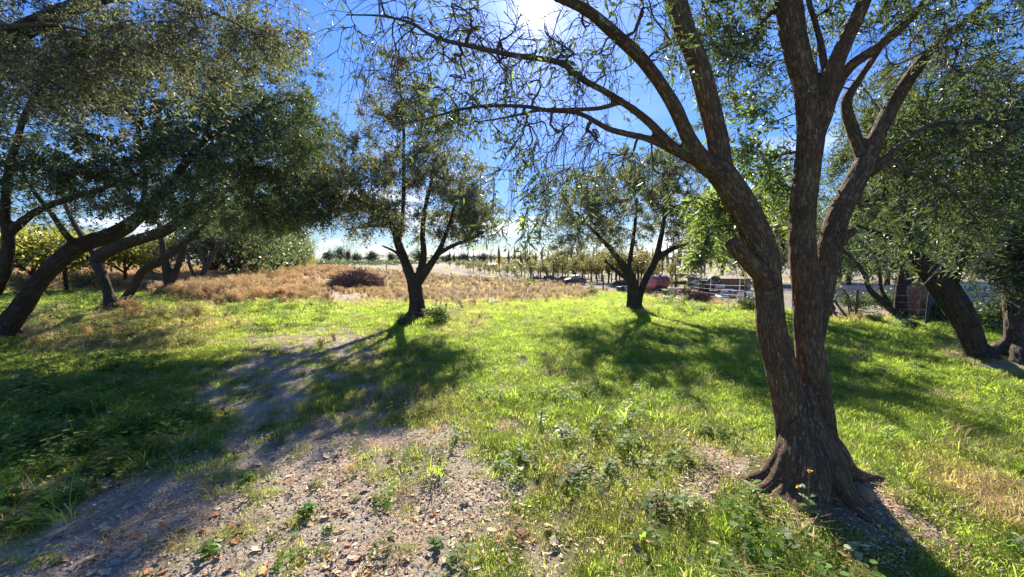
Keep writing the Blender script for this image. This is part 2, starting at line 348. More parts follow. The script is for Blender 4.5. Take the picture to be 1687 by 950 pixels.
# ground sheet
rows = np.concatenate([np.linspace(-12, 0.5, 40), .5 + np.cumsum(np.geomspace(.035, 1.0, 190)), ])
rows = np.concatenate([rows, rows[-1] + np.cumsum(np.geomspace(1.1, 900, 60))])
s = np.linspace(-1, 1, 301); u = np.sign(s) * (.35 * np.abs(s) + .65 * np.abs(s) ** 3)
YY, UU = np.meshgrid(rows, u, indexing='ij'); XX = UU * (np.maximum(YY, 0) * 2.2 + 18)
gx, gy = XX.ravel(), YY.ravel()
zb, zs, zw, zy = zones(gx, gy)
V = np.stack([gx, gy, gz(gx, gy)], -1)
nr, nc = XX.shape; idx = np.arange(nr * nc).reshape(nr, nc)
F = np.stack([idx[:-1, :-1], idx[:-1, 1:], idx[1:, 1:], idx[1:, :-1]], -1).reshape(-1, 4)
def ground_mat():
    m, t, b = base_mat('ground_soil')
    ge = N(t, 'ShaderNodeNewGeometry')
    def noise(sc, det=6, ro=.6):
        n = N(t, 'ShaderNodeTexNoise'); n.inputs['Scale'].default_value = sc; n.inputs['Detail'].default_value = det; n.inputs['Roughness'].default_value = ro
        link(t, ge.outputs['Position'], n.inputs['Vector']); return n
    def attr(k):
        a = N(t, 'ShaderNodeAttribute'); a.attribute_name = k; return a.outputs['Fac']
    def rng_(src, a, b_):
        r = N(t, 'ShaderNodeMapRange'); r.inputs[1].default_value = a; r.inputs[2].default_value = b_; link(t, src, r.inputs[0]); return r.outputs[0]
    def mix(f, a, b_):
        x = N(t, 'ShaderNodeMixRGB'); link(t, f, x.inputs[0])
        for k, v in ((1, a), (2, b_)):
            if isinstance(v, tuple): x.inputs[k].default_value = (*v, 1)
            else: link(t, v, x.inputs[k])
        return x.outputs[0]
    nA, nB, nC = noise(1.6), noise(14, 8, .7), noise(70, 6, .7)
    soil = mix(rng_(nA.outputs['Fac'], .35, .65), (.38, .305, .22), (.49, .405, .30))
    soil = mix(rng_(nB.outputs['Fac'], .55, .70), soil, (.27, .19, .13))
    soil = mix(rng_(nC.outputs['Fac'], .56, .64), soil, (.55, .46, .36))
    green = mix(rng_(nB.outputs['Fac'], .4, .6), (.11, .145, .04), (.16, .15, .06))
    straw = mix(rng_(nB.outputs['Fac'], .4, .62), (.34, .24, .12), (.20, .145, .085))
    yard = mix(rng_(nB.outputs['Fac'], .4, .6), (.34, .29, .23), (.24, .20, .16))
    yard = mix(rng_(noise(.14, 6).outputs['Fac'], .5, .62), yard, (.24, .20, .10))
    c = mix(attr('straw'), green, straw)
    def sharp(k):
        a = N(t, 'ShaderNodeMath', operation='ADD'); link(t, attr(k), a.inputs[0])
        s_ = N(t, 'ShaderNodeMapRange'); s_.inputs[3].default_value = -.25; s_.inputs[4].default_value = .25; link(t, nB.outputs['Fac'], s_.inputs[0]); link(t, s_.outputs[0], a.inputs[1])
        return rng_(a.outputs[0], .3, .6)
    c = mix(sharp('bare'), c, soil); c = mix(attr('yard'), c, yard)
    link(t, c, b.inputs['Base Color']); b.inputs['Roughness'].default_value = .95; b.inputs['Specular IOR Level'].default_value = .15
    ad = N(t, 'ShaderNodeMath', operation='ADD'); link(t, nB.outputs['Fac'], ad.inputs[0]); m5 = N(t, 'ShaderNodeMath', operation='MULTIPLY'); m5.inputs[1].default_value = .4
    link(t, nC.outputs['Fac'], m5.inputs[0]); link(t, m5.outputs[0], ad.inputs[1])
    bu = N(t, 'ShaderNodeBump'); bu.inputs['Strength'].default_value = 1; bu.inputs['Distance'].default_value = .06; link(t, ad.outputs[0], bu.inputs['Height']); link(t, bu.outputs[0], b.inputs['Normal'])
    return m
gm = mesh_np('ground', V, [F], ground_mat(), True, {'bare': zb, 'straw': zs, 'yard': zy})
tag(link_obj('ground', gm), kind='structure')

# ------------------------------------------------------------------ tree building
def catmull(pts, step):
    """pts (n,4) xyz+radius -> resampled smooth polyline"""
    pts = np.asarray(pts, float)
    if len(pts) == 2: pts = np.array([pts[0], (pts[0] + pts[1]) / 2, pts[1]])
    q = np.vstack([2 * pts[0] - pts[1], pts, 2 * pts[-1] - pts[-2]]); out_ = []
    for i in range(1, len(q) - 2):
        L = np.linalg.norm(q[i + 1, :3] - q[i, :3]); n = max(2, int(L / step))
        t = np.linspace(0, 1, n, endpoint=False)[:, None]
        a, b, c, d = q[i - 1], q[i], q[i + 1], q[i + 2]
        out_.append(.5 * (2 * b + (c - a) * t + (2 * a - 5 * b + 4 * c - d) * t ** 2 + (3 * b - a - 3 * c + d) * t ** 3))
    out_.append(q[-2][None]); o = np.vstack(out_); o[:, 3] = np.maximum(o[:, 3], .002); return o
def frames(p):
    t = unit(np.gradient(p, axis=0)); n = np.zeros_like(t)
    ref = np.array([0, 1, 0.]) if abs(t[0, 1]) < .8 else np.array([1., 0, 0])
    cur = ref
    for i in range(len(t)):
        cur = cur - t[i] * np.dot(cur, t[i]); cur /= max(np.linalg.norm(cur), 1e-9); n[i] = cur
    return t, n, np.cross(t, n)
def tubes(paths, sides):
    """list of (n,4) -> V, quads, bark coords"""
    VV, QQ, BB, off = [], [], [], 0
    a = np.arange(sides) * 2 * math.pi / sides; ca, sa = np.cos(a), np.sin(a)
    for p in paths:
        t, n, b = frames(p[:, :3]); r = p[:, 3][:, None, None]
        ring = p[:, None, :3] + r * (ca[None, :, None] * n[:, None] + sa[None, :, None] * b[:, None])
        k = len(p); VV.append(ring.reshape(-1, 3))
        s_ = np.concatenate([[0], np.cumsum(np.linalg.norm(np.diff(p[:, :3], axis=0), axis=1))])
        bc = np.stack([np.broadcast_to(p[:, 3:4] * ca, (k, sides)), np.broadcast_to(p[:, 3:4] * sa, (k, sides)), np.broadcast_to(s_[:, None], (k, sides))], -1); BB.append(bc.reshape(-1, 3))
        i = off + np.arange((k - 1) * sides).reshape(k - 1, sides); j = np.roll(i, -1, 1)
        QQ.append(np.stack([i, j, j + sides, i + sides], -1).reshape(-1, 4)); off += k * sides
    return np.vstack(VV), np.vstack(QQ), np.vstack(BB)
def solid_trunk(name, limbs, mat, parent, voxel, bark_amp=.006, roots=()):
    """fuse the limbs into one skin, then cut bark relief into it"""
    V_, F_, off = [], [], 0
    n = 14; a = np.arange(n) * 2 * math.pi / n
    allp = list(limbs) + list(roots)
    for p in allp:
        t, nn, b = frames(p[:, :3])
        ring = p[:, None, :3] + p[:, 3][:, None, None] * (np.cos(a)[None, :, None] * nn[:, None] + np.sin(a)[None, :, None] * b[:, None])
        k = len(p); V_.append(ring.reshape(-1, 3)); i = off + np.arange((k - 1) * n).reshape(k - 1, n); j = np.roll(i, -1, 1)
        F_ += [tuple(x) for x in np.stack([i, j, j + n, i + n], -1).reshape(-1, 4)]
        F_.append(tuple(off + np.arange(n)[::-1])); F_.append(tuple(off + (k - 1) * n + np.arange(n))); off += k * n
    me = bpy.data.meshes.new('tmp'); me.from_pydata([tuple(x) for x in np.vstack(V_)], [], F_)
    o = bpy.data.objects.new('tmp', me); col.objects.link(o)
    md = o.modifiers.new('r', 'REMESH'); md.mode = 'VOXEL'; md.voxel_size = voxel
    dg = bpy.context.evaluated_depsgraph_get(); ev = o.evaluated_get(dg); m2 = ev.to_mesh()
    nv = len(m2.vertices); co = np.zeros(nv * 3, np.float32); m2.vertices.foreach_get('co', co); co = co.reshape(-1, 3).astype(float)
    nq = len(m2.polygons); lt = np.zeros(nq, np.int32); m2.polygons.foreach_get('loop_total', lt)
    lv = np.zeros(len(m2.loops), np.int32); m2.loops.foreach_get('vertex_index', lv)
    quads = lv.reshape(-1, 4) if (lt == 4).all() else None
    if quads is None:
        st = np.concatenate([[0], np.cumsum(lt)[:-1]]); quads = np.array([lv[s_:s_ + 4] for s_, l in zip(st, lt) if l == 4])
    ev.to_mesh_clear(); bpy.data.objects.remove(o); bpy.data.meshes.remove(me)
    # smooth the voxel steps
    for _ in range(3):
        acc = np.zeros_like(co); cnt = np.zeros(nv)
        for k in range(4):
            for kk in (1, 3):
                np.add.at(acc, quads[:, k], co[quads[:, (k + kk) % 4]]); np.add.at(cnt, quads[:, k], 1)
        co = co * .4 + .6 * acc / np.maximum(cnt, 1)[:, None]
    fn = np.cross(co[quads[:, 2]] - co[quads[:, 0]], co[quads[:, 3]] - co[quads[:, 1]]); vn = np.zeros_like(co)
    for k in range(4): np.add.at(vn, quads[:, k], fn)
    vn = unit(vn)
    # bark coordinates from the nearest skeleton sample
    SP, SN, SB, SS, SR = [], [], [], [], []
    for li, p in enumerate(allp):
        t, nn, b = frames(p[:, :3]); SP.append(p[:, :3]); SN.append(nn); SB.append(b); SR.append(p[:, 3])
        SS.append(li * 3.7 + np.concatenate([[0], np.cumsum(np.linalg.norm(np.diff(p[:, :3], axis=0), axis=1))]))
    SP, SN, SB, SS, SR = np.vstack(SP), np.vstack(SN), np.vstack(SB), np.concatenate(SS), np.concatenate(SR)
    near = np.zeros(nv, int)
    for i in range(0, nv, 4000):
        d = ((co[i:i + 4000, None] - SP[None]) ** 2).sum(-1) - SR[None] ** 2 * .9; near[i:i + 4000] = d.argmin(1)
    dv = co - SP[near]
    bc = np.stack([(dv * SN[near]).sum(1), (dv * SB[near]).sum(1), SS[near]], -1)
    tt = np.array([1, 1, .28])
    q = bc * tt; rad = SR[near]
    fl = fbm(bc * np.array([7, 7, 1.6]), 3, 5) - .5
    rd = 1 - np.abs(2 * fbm(q * 26 + 3, 2, 8) - 1)
    fine = fbm(q * 70, 2, 14) - .5
    am = np.clip(rad / .15, .15, 1)
    co = co + vn * (am * (fl * .05 + (rd - .7) * bark_amp * 2.6 + fine * bark_amp * 1.1))[:, None]
    o = link_obj(name, mesh_np(name, co, [quads], mat, True, {'bark': bc}), parent)
    return o

def grow(limbs, targets, step, tip_r, rs, allow_from=.0, droop=0.0, wander=.12, up=.1, nmax=None):
    """connect every target point to the nearest wood with a curved branch; returns list of (n,4) paths and tips"""
    pos, par, rad, tan, ok = [], [], [], [], []
    for p in limbs:
        t, _, _ = frames(p[:, :3]); base = len(pos)
        L = len(p)
        for i in range(L):
            pos.append(p[i, :3]); par.append(base + i - 1 if i else -1); rad.append(p[i, 3]); tan.append(t[i])
            ok.append(p[i, 2] > allow_from)
    pos_a = np.zeros((len(pos) + len(targets) * 60, 3)); n = len(pos); pos_a[:n] = pos
    okv = np.zeros(len(pos_a)); okv[:n] = np.where(ok, 0, 1e3)
    D = np.array([np.min(np.linalg.norm(pos_a[:n] - t_, axis=1) + okv[:n]) for t_ in targets])
    paths = []; pidx = []
    for ti in np.argsort(D):
        T = targets[ti]; dv = pos_a[:n] - T; dd = np.linalg.norm(dv, axis=1) + okv[:n]
        k = int(np.argmin(dd * (1 + .15 * rs.random(n)))); L = np.linalg.norm(T - pos_a[k])
        if L < .02: continue
        m = int(np.clip(L / step, 3, 24)); tt = np.linspace(0, 1, m + 1)[1:, None]
        tg = np.asarray(tan[k]); c1 = pos_a[k] + tg * L * .35 + np.array([0, 0, up * L]) + rs.normal(0, .08, 3) * L
        pp = (1 - tt) ** 2 * pos_a[k] + 2 * tt * (1 - tt) * c1 + tt ** 2 * T
        pp = pp + rs.normal(0, 1, pp.shape) * L * wander * .25 * np.sin(tt * math.pi) + np.array([0, 0, -droop]) * L * (tt * (1 - tt))
        idx_ = []
        for i in range(m):
            pos_a[n] = pp[i]; par.append(k if i == 0 else n - 1); rad.append(0)
            prev = pos_a[k] if i == 0 else pp[i - 1]; tv = pp[i] - prev; tan.append(tv / max(np.linalg.norm(tv), 1e-6)); idx_.append(n); n += 1
        pidx.append([k] + idx_)
    cnt = np.zeros(n)
    for pi in pidx: cnt[pi[-1]] += 1
    for i in range(n - 1, -1, -1):
        if par[i] >= 0: cnt[par[i]] += cnt[i]
    rad = np.array(rad); r = np.where(rad > 0, rad, tip_r * np.maximum(cnt, 1) ** .45)
    for i in range(n):
        if par[i] >= 0 and rad[i] == 0: r[i] = min(r[i], r[par[i]] * .92)
    for pi in pidx:
        p = np.column_stack([pos_a[pi], r[pi]]); p[0, 3] = min(p[0, 3], p[1, 3] * 1.3); paths.append(p)
    return paths

def twiglets(paths, rs, k, length, outward, centre, grav, spread=.9):
    """small shoots along the outer part of each branch: start, direction, length"""
    S, Dn, Ln = [], [], []
    for p in paths:
        m = len(p)
        for _ in range(k):
            f = .25 + .75 * rs.random() ** .6; i = f * (m - 1); i0 = min(int(i), m - 2)
            a = p[i0, :3] + (p[i0 + 1, :3] - p[i0, :3]) * (i - i0); tg = p[i0 + 1, :3] - p[i0, :3]; tg = tg / max(np.linalg.norm(tg), 1e-6)
            d = tg * .8 + rs.normal(0, spread * .6, 3) + outward * unit((a - centre)[None])[0] + np.array([0, 0, grav])
            S.append(a); Dn.append(d / max(np.linalg.norm(d), 1e-6)); Ln.append(length * (.5 + rs.random()))
    return np.array(S), np.array(Dn), np.array(Ln)
def shoot_pts(S, D, L, t, sag):
    return S + D * (L * t)[:, None] + np.array([0, 0, -1.]) * (sag * L * t * t)[:, None]
def leaves_on(S, D, L, rs, per, size, ratio, sag, prob=1.0, flat=.3):
    """leaves in pairs up each shoot -> V (n,4,3) diamonds"""
    n = len(S); rep = np.repeat(np.arange(n), per); t = np.tile(np.linspace(.12, 1.0, per), n)
    keep = rs.random(len(rep)) < prob; rep, t = rep[keep], t[keep]
    s_, d_, l_ = S[rep], D[rep], L[rep]
    a = shoot_pts(s_, d_, l_, t, sag)
    ax = unit(d_ + np.array([0, 0, -1.]) * (2 * sag * t)[:, None])
    rnd = unit(rs.normal(0, 1, (len(rep), 3))); side = unit(np.cross(ax, rnd))
    ld = unit(ax * (.35 + .5 * rs.random(len(rep)))[:, None] + side)
    nm = unit(rs.normal(0, 1, (len(rep), 3)) * .8 + np.array([0, 0, flat]) + side * 0); nm = unit(nm - ld * (nm * ld).sum(1, keepdims=True))
    wd = np.cross(nm, ld); ln = size * (.65 + .6 * rs.random(len(rep))); hw = ln * ratio * .5 * (.8 + .4 * rs.random(len(rep)))
    mid = a + ld * (ln * .45)[:, None]; fold = nm * (hw * .35)[:, None]
    tip = a + ld * ln[:, None] - nm * (ln * .1 * rs.random(len(rep)))[:, None]
    return np.stack([a, mid + wd * hw[:, None] + fold, tip, mid - wd * hw[:, None] + fold], 1)
def leaf_mesh(name, Q, mat, rs):
    n = len(Q); V_ = Q.reshape(-1, 3); i = np.arange(n) * 4
    F_ = np.vstack([np.stack([i, i + 1, i + 2], -1), np.stack([i, i + 2, i + 3], -1)])
    return mesh_np(name, V_, [F_], mat, False, {'tone': np.repeat(rs.random(n), 4)})
def shoot_mesh(S, D, L, sag, r):
    """thin three-sided stems for the shoots"""
    n = len(S); ts = (0, .5, 1); P3 = [shoot_pts(S, D, L, np.full(n, t), sag) for t in ts]
    ref = np.where(np.abs(D[:, 2:3]) > .8, np.array([[1., 0, 0]]), np.array([[0, 0, 1.]]))
    u_ = unit(np.cross(D, ref)); v_ = np.cross(D, u_); V_ = []
    for q, k in zip(P3, (1, .8, .35)):
        for a in (0, 2.094, 4.189): V_.append(q + (u_ * math.cos(a) + v_ * math.sin(a)) * r * k)
    V_ = np.stack(V_, 1); b = (np.arange(n) * 9)[:, None]; F_ = []
    for s_ in (0, 3):
        for k in range(3): F_.append(np.concatenate([b + s_ + k, b + s_ + (k + 1) % 3, b + s_ + 3 + (k + 1) % 3, b + s_ + 3 + k], 1))
    return V_.reshape(-1, 3), np.vstack(F_)
WID = [.97]
def limb(*pts, step=.08):
    """photo points (px, py, width px, depth m) -> world polyline with radius (width corrected for the wide lens)"""
    out_ = []
    for i, (px, py, wpx, d) in enumerate(pts):
        a, c = pts[max(i - 1, 0)], pts[min(i + 1, len(pts) - 1)]; dx, dy = c[0] - a[0], c[1] - a[1]; v = dy * dy / (dx * dx + dy * dy + 1e-6)
        u_, w_ = (px - 843.5) / FPX, (py - 475) / FPX
        k = v * math.sqrt((1 + w_ * w_ * 0) / (1 + u_ * u_)) + (1 - v) * math.sqrt(1 / (1 + w_ * w_))
        out_.append([*P(px, py, d), wpx * WID[0] * k / 2 / FPX * d])
    return catmull(out_, step)
def cluster(spec, rs):
    """(px,py,depth, rx px, ry px, r depth m, count) -> points in the ellipsoid, denser to its shell"""
    px, py, d, rx, ry, rd, n = spec
    v = unit(rs.normal(0, 1, (n, 3))) * (rs.random((n, 1)) ** .45)
    return np.array(P(px, py, d)) + v * np.array([rx / FPX * d, rd, ry / FPX * d])
def make_tree(name, label, base, limbs, clusters, seed, bark, leaf, group=None, cat='tree', voxel=.03, bark_amp=.008, thick=.03, step=.16, tip_r=.003,
              k=6, length=.3, per=14, size=.07, ratio=.26, sag=.25, grav=-.05, outward=.35, prob=1., roots=(), allow=1.2, droop=0., up=.1, wander=.12, extra=None, thin=.3, clump_f=2.0, shoot_keep=None):
    rs = np.random.default_rng(seed)
    root = empty(name, (base[0], base[1], 0)); off = np.array([base[0], base[1], 0.])
    tag(root, label, cat, group)
    L = [l.copy() for l in limbs]
    for l in L: l[:, :3] -= off
    rt = [r_.copy() for r_ in roots]
    for r_ in rt: r_[:, :3] -= off
    solid_trunk('trunk', L, bark, root, voxel, bark_amp, rt)
    T = np.vstack([cluster(c, rs) for c in clusters]) - off
    T = T[T[:, 2] > .5]
    paths = grow(L, T, step, tip_r, rs, allow, droop, wander, up)
    for l in L:
        th = np.where(l[:, 3] < voxel * 1.7)[0]
        if len(th) > 4: q = l[max(th[0] - 3, 0):].copy(); q[:, 3] = np.minimum(q[:, 3], voxel * 1.7); paths.append(q)
    Vb, Fb, Bb = tubes(paths, 5)
    centre = T.mean(0) - np.array([0, 0, .6])
    S, D, Ln = twiglets(paths, rs, k, length, outward, centre, grav)
    if shoot_keep is not None: kk = shoot_keep(S + off, rs); S, D, Ln = S[kk], D[kk], Ln[kk]
    Vs, Fs = shoot_mesh(S, D, Ln, sag, tip_r * .7)
    link_obj('branches', mesh_np('branches', np.vstack([Vb, Vs]), [np.vstack([Fb, Fs + len(Vb)])], M['twig'], True), root)
    Q = leaves_on(S, D, Ln, rs, per, size, ratio, sag, prob)
    cl_ = Q.mean(1) + off; Q = Q[rs.random(len(Q)) < thin + (1 - thin) * sstep(.38, .55, fbm(cl_ * clump_f, 2, seed))]
    if extra is not None: Q = extra(root, off, Q, rs, paths)
    link_obj('crown', leaf_mesh('crown', Q, leaf, rs), root)
    return root
def root_flare(bx, by, r, n, length, seed, z0=.22, arc=(0, 2 * math.pi)):
    rs = random.Random(seed); out_ = []
    for i in range(n):
        a = arc[0] + (arc[1] - arc[0]) * (i + rs.uniform(-.25, .25)) / n; L = length * rs.uniform(.7, 1.25)
        c, s_ = math.cos(a), math.sin(a); pr = rs.uniform(.38, .55) * r
        out_.append(catmull([[bx + c * r * .3, by + s_ * r * .3, z0 * 2.2, pr * .4], [bx + c * r * .5, by + s_ * r * .5, z0 * 1.6, pr * .8], [bx + c * r * .8, by + s_ * r * .8, z0, pr], [bx + c * (r + L * .45), by + s_ * (r + L * .45), z0 * .28, pr * .8], [bx + c * (r + L), by + s_ * (r + L), -.07, pr * .4]], .04))
    return out_
# ------------------------------------------------------------------ the big olive in the foreground
LEAF_BITS = []
def unit_leaf(tone, mat):
    """a folded lance-shaped leaf of length 1 and half width 1"""
    xs = [0, .12, .3, .52, .75, .92, 1]; ws = [.06, .45, .88, 1, .75, .35, 0]
    V_, F_ = [], []
    for x, wv in zip(xs, ws):
        z = -.10 * x * x
        V_ += [(x, wv, z + .045 * wv), (x, 0, z), (x, -wv, z + .045 * wv)]
    for i in range(6):
        a = i * 3
        F_ += [(a, a + 1, a + 4, a + 3), (a + 1, a + 2, a + 5, a + 4)]
    return mesh_np('leaf', V_, [F_], mat, True, {'tone': np.full(len(V_), tone)})
def main_leaves(root, off, Q, rs, paths):
    c = Q.mean(1) + off; px, py = proj(c[:, 0], c[:, 1], c[:, 2])
    sparse = (px < 1095) & (py < 360)
    pr = np.where(sparse, np.where(px < 780, .22, .2), 1.0)
    clump = fbm(c * 2.6, 2, 31)
    pr = np.where(sparse, pr * sstep(.40, .60, clump) * 1.9, pr * sstep(.25, .5, clump) * 1.1)
    keep = rs.random(len(Q)) < pr; Q, c, px, py = Q[keep], c[keep], px[keep], py[keep]
    dist = np.linalg.norm(c - np.array([0, 0, CAM_Z]), axis=1)
    vis = (px > 5) & (px < 1680) & (py > 3) & (py < 900) & (c[:, 1] > .5)
    order = np.argsort(np.where(vis, dist, 1e9))[:300]
    me = [unit_leaf(t, M['olive'] if t < .9 else M['olive_fresh']) for t in (.2, .5, .8, .95)]
    for i in order:
        a, l, tip, r_ = Q[i]; ld = tip - a; ln = np.linalg.norm(ld); ld = ld / ln; wv = (l - r_) / 2; hw = np.linalg.norm(wv); wv = wv / hw
        nm = np.cross(ld, wv)
        o = link_obj('leaf', me[rs.integers(4)], root)
        o.matrix_local = Matrix([[*(ld * ln)[:1], (wv * hw)[0], (nm * ln)[0], a[0]], [(ld * ln)[1], (wv * hw)[1], (nm * ln)[1], a[1]], [(ld * ln)[2], (wv * hw)[2], (nm * ln)[2], a[2]], [0, 0, 0, 1]])
    m = np.ones(len(Q), bool); m[order] = False
    fr = m & (px > 1120) & (px < 1300) & (py > 150) & (py < 450) & (c[:, 1] < 3.3)
    F = Q[fr]; cc = F[:, :1]; F = cc + (F - cc) * np.array(1.2)
    link_obj('fresh_foliage', leaf_mesh('fresh_foliage', F, M['olive_fresh'], rs), root)
    return Q[m & ~fr]
def main_shoots(S, rs):
    px, py = proj(S[:, 0], S[:, 1], S[:, 2]); sp = (px < 1095) & (py < 400)
    return rs.random(len(S)) < np.where(sp, .42, 1.)
limbs1 = [
    limb((1318, 850, 70, 2.68), (1314, 780, 74, 2.68), (1306, 700, 64, 2.68), (1291, 620, 60, 2.68), (1272, 550, 54, 2.68), (1266, 480, 50, 2.68), (1256, 415, 56, 2.68), (1234, 360, 52, 2.66), (1205, 308, 48, 2.64), (1182, 275, 46, 2.62), step=.03),
    limb((1348, 850, 78, 2.72), (1346, 780, 80, 2.72), (1345, 700, 70, 2.72), (1338, 620, 58, 2.72), (1330, 550, 52, 2.73), (1329, 480, 56, 2.74), (1322, 400, 48, 2.75), (1324, 330, 48, 2.76), (1331, 270, 46, 2.77), (1336, 215, 48, 2.78), (1330, 150, 47, 2.8), (1314, 90, 46, 2.82), (1303, 30, 46, 2.84), (1292, -60, 42, 2.86), (1286, -180, 34, 2.9), (1270, -330, 22, 3.0), step=.03),
    limb((1338, 640, 14, 2.74), (1342, 570, 30, 2.77), (1354, 480, 46, 2.83), (1366, 410, 46, 2.88), (1383, 350, 42, 2.92), (1408, 300, 40, 2.96), (1430, 258, 36, 3.0), (1450, 212, 30, 3.04), (1478, 160, 27, 3.08), (1512, 108, 25, 3.12), (1560, 58, 21, 3.2), (1622, 8, 18, 3.3), (1690, -50, 14, 3.4), step=.04),
    limb((1190, 290, 40, 2.62), (1182, 225, 37, 2.6), (1165, 160, 37, 2.58), (1148, 100, 36, 2.56), (1125, 40, 36, 2.54), (1105, -40, 36, 2.5), (1085, -140, 30, 2.45), (1080, -260, 20, 2.4), step=.03),
    limb((1188, 285, 40, 2.62), (1160, 268, 34, 2.58), (1132, 222, 26, 2.52), (1108, 170, 24, 2.48), (1062, 103, 23, 2.42), (1012, 55, 22, 2.36), (968, 18, 21, 2.3), (915, -8, 20, 2.25), (850, -40, 16, 2.2), (760, -90, 10, 2.15), step=.03),
    limb((1150, 265, 24, 2.58), (1113, 245, 18, 2.55), (1063, 195, 15, 2.5), (1013, 160, 13, 2.45), (963, 132, 12, 2.42), (921, 102, 11, 2.4), (855, 92, 10, 2.38), (796, 80, 9, 2.36), (720, 62, 7, 2.36), (678, 38, 6, 2.36), (629, 26, 4, 2.36), (570, 24, 2.5, 2.36), step=.04),
    limb((1140, 262, 18, 2.57), (1078, 232, 13, 2.56), (1033, 220, 11, 2.56), (1003, 212, 10, 2.55), (978, 198, 9, 2.55), (950, 185, 8, 2.55), (900, 181, 8, 2.55), (866, 175, 7, 2.55), (803, 174, 6, 2.56), (755, 181, 5, 2.58), (700, 196, 3.5, 2.6), (650, 206, 2, 2.62), step=.04),
    limb((1022, 168, 9, 2.46), (985, 178, 8, 2.48), (930, 180, 7, 2.5), (888, 181, 6, 2.52), (840, 192, 4, 2.55), (790, 200, 2.5, 2.58), step=.04),
    limb((1340, 225, 40, 2.78), (1358, 180, 36, 2.74), (1372, 120, 33, 2.7), (1392, 70, 30, 2.66), (1420, 10, 28, 2.62), (1450, -70, 24, 2.58), (1480, -170, 16, 2.5), step=.03),
    limb((1352, 200, 28, 2.78), (1392, 118, 24, 2.74), (1448, 76, 20, 2.7), (1500, 30, 18, 2.66), (1540, -20, 14, 2.6), (1600, -90, 9, 2.5), step=.03),
    limb((1362, 130, 16, 2.76), (1350, 62, 13, 2.8), (1336, 15, 12, 2.84), (1322, -40, 10, 2.9), step=.04),
    limb((1426, 270, 28, 2.98), (1408, 222, 25, 3.08), (1394, 170, 23, 3.16), (1416, 130, 15, 3.22), (1444, 88, 12, 3.28), (1476, 40, 8, 3.3), step=.04),
    limb((1434, 282, 14, 3.0), (1478, 243, 9, 2.95), (1530, 206, 8, 2.9), (1600, 200, 6, 2.85), (1680, 204, 4, 2.8), step=.04),
    limb((1434, 288, 12, 3.0), (1476, 262, 8, 2.95), (1498, 284, 7, 2.92), (1556, 306, 6, 2.9), (1604, 356, 4, 2.9), step=.04),
    limb((1270, 470, 22, 2.67), (1250, 448, 32, 2.63), (1224, 420, 30, 2.58), (1205, 398, 29, 2.54), step=.03),
    limb((1273, 470, 13, 2.64), (1272, 468, 12, 2.585), step=.02), limb((1322, 352, 12, 2.72), (1321, 350, 10, 2.64), step=.02), limb((1352, 640, 14, 2.72), (1353, 638, 11, 2.625), step=.02),
    limb((1374, 405, 26, 2.86), (1394, 388, 18, 2.8), (1411, 377, 13, 2.76), step=.03)]
bx, by = G(1330, 815).x, G(1330, 815).y
r1 = []
for (px, py, pr) in ((1205, 805, .055), (1262, 850, .06), (1310, 870, .065), (1370, 880, .06), (1440, 860, .075), (1480, 905, .05), (1460, 800, .06), (1400, 760, .05), (1250, 770, .06), (1285, 860, .05), (1340, 868, .055), (1405, 868, .06), (1222, 830, .045)):
    pr *= .82; e = G(px, py); a = Vector((bx, by, 0)); m_ = a.lerp(e, .55)
    r1.append(catmull([[a.x + (e.x - a.x) * .06, a.y + (e.y - a.y) * .06 + .10, .74, pr * .25], [a.x + (e.x - a.x) * .2, a.y + (e.y - a.y) * .2 + .055, .46, pr * .95], [a.x + (e.x - a.x) * .34, a.y + (e.y - a.y) * .34, .28, pr * 1.35], [m_.x, m_.y, .12, pr * 1.1], [e.x, e.y, .02, pr * .75], [e.x + (e.x - m_.x) * .5, e.y + (e.y - m_.y) * .5, -.07, pr * .5]], .03))
cl1 = [(1230, 95, 3.3, 85, 110, .5, 44), (1200, 20, 3.0, 90, 60, .5, 26), (1450, 40, 2.9, 130, 80, .6, 52), (1580, 110, 3.1, 130, 110, .6, 60), (1500, 210, 3.2, 90, 80, .5, 40), (1620, 260, 3.0, 100, 90, .5, 42),
       (1560, 350, 3.1, 110, 70, .4, 30), (1172, 352, 2.85, 44, 45, .15, 13), (1240, 250, 3.0, 34, 80, .15, 15), (1168, 405, 2.75, 26, 22, .12, 5), (1300, 330, 3.0, 30, 70, .2, 8),
       (1020, 60, 2.5, 90, 80, .5, 44), (960, 130, 2.45, 70, 50, .3, 26), (830, 60, 2.4, 150, 90, .5, 80), (680, 70, 2.4, 130, 80, .4, 52), (800, 190, 2.55, 150, 60, .35, 56), (960, 230, 2.5, 110, 70, .35, 60), (890, 300, 2.5, 80, 100, .3, 56), (700, 150, 2.5, 110, 60, .3, 36), (860, 120, 2.45, 120, 70, .35, 40), (1060, 260, 2.6, 70, 70, .3, 14), (640, 20, 2.4, 110, 50, .4, 22),
       (1300, -260, 2.6, 320, 160, .8, 60), (900, -160, 2.3, 250, 110, .6, 36)]
t1 = make_tree('olive_tree', 'large foreground olive tree with thick forked brown trunk and wide spreading limbs', (bx, by), limbs1, cl1, 3, M['bark_main'], M['olive'], 'olive trees', voxel=.011, bark_amp=.0075,
    step=.1, tip_r=.0030, k=7, length=.22, per=13, size=.052, ratio=.27, sag=.35, grav=-.28, outward=.2, roots=r1, allow=1.75, droop=.18, up=.05, wander=.13, extra=main_leaves, thin=1., shoot_keep=main_shoots)

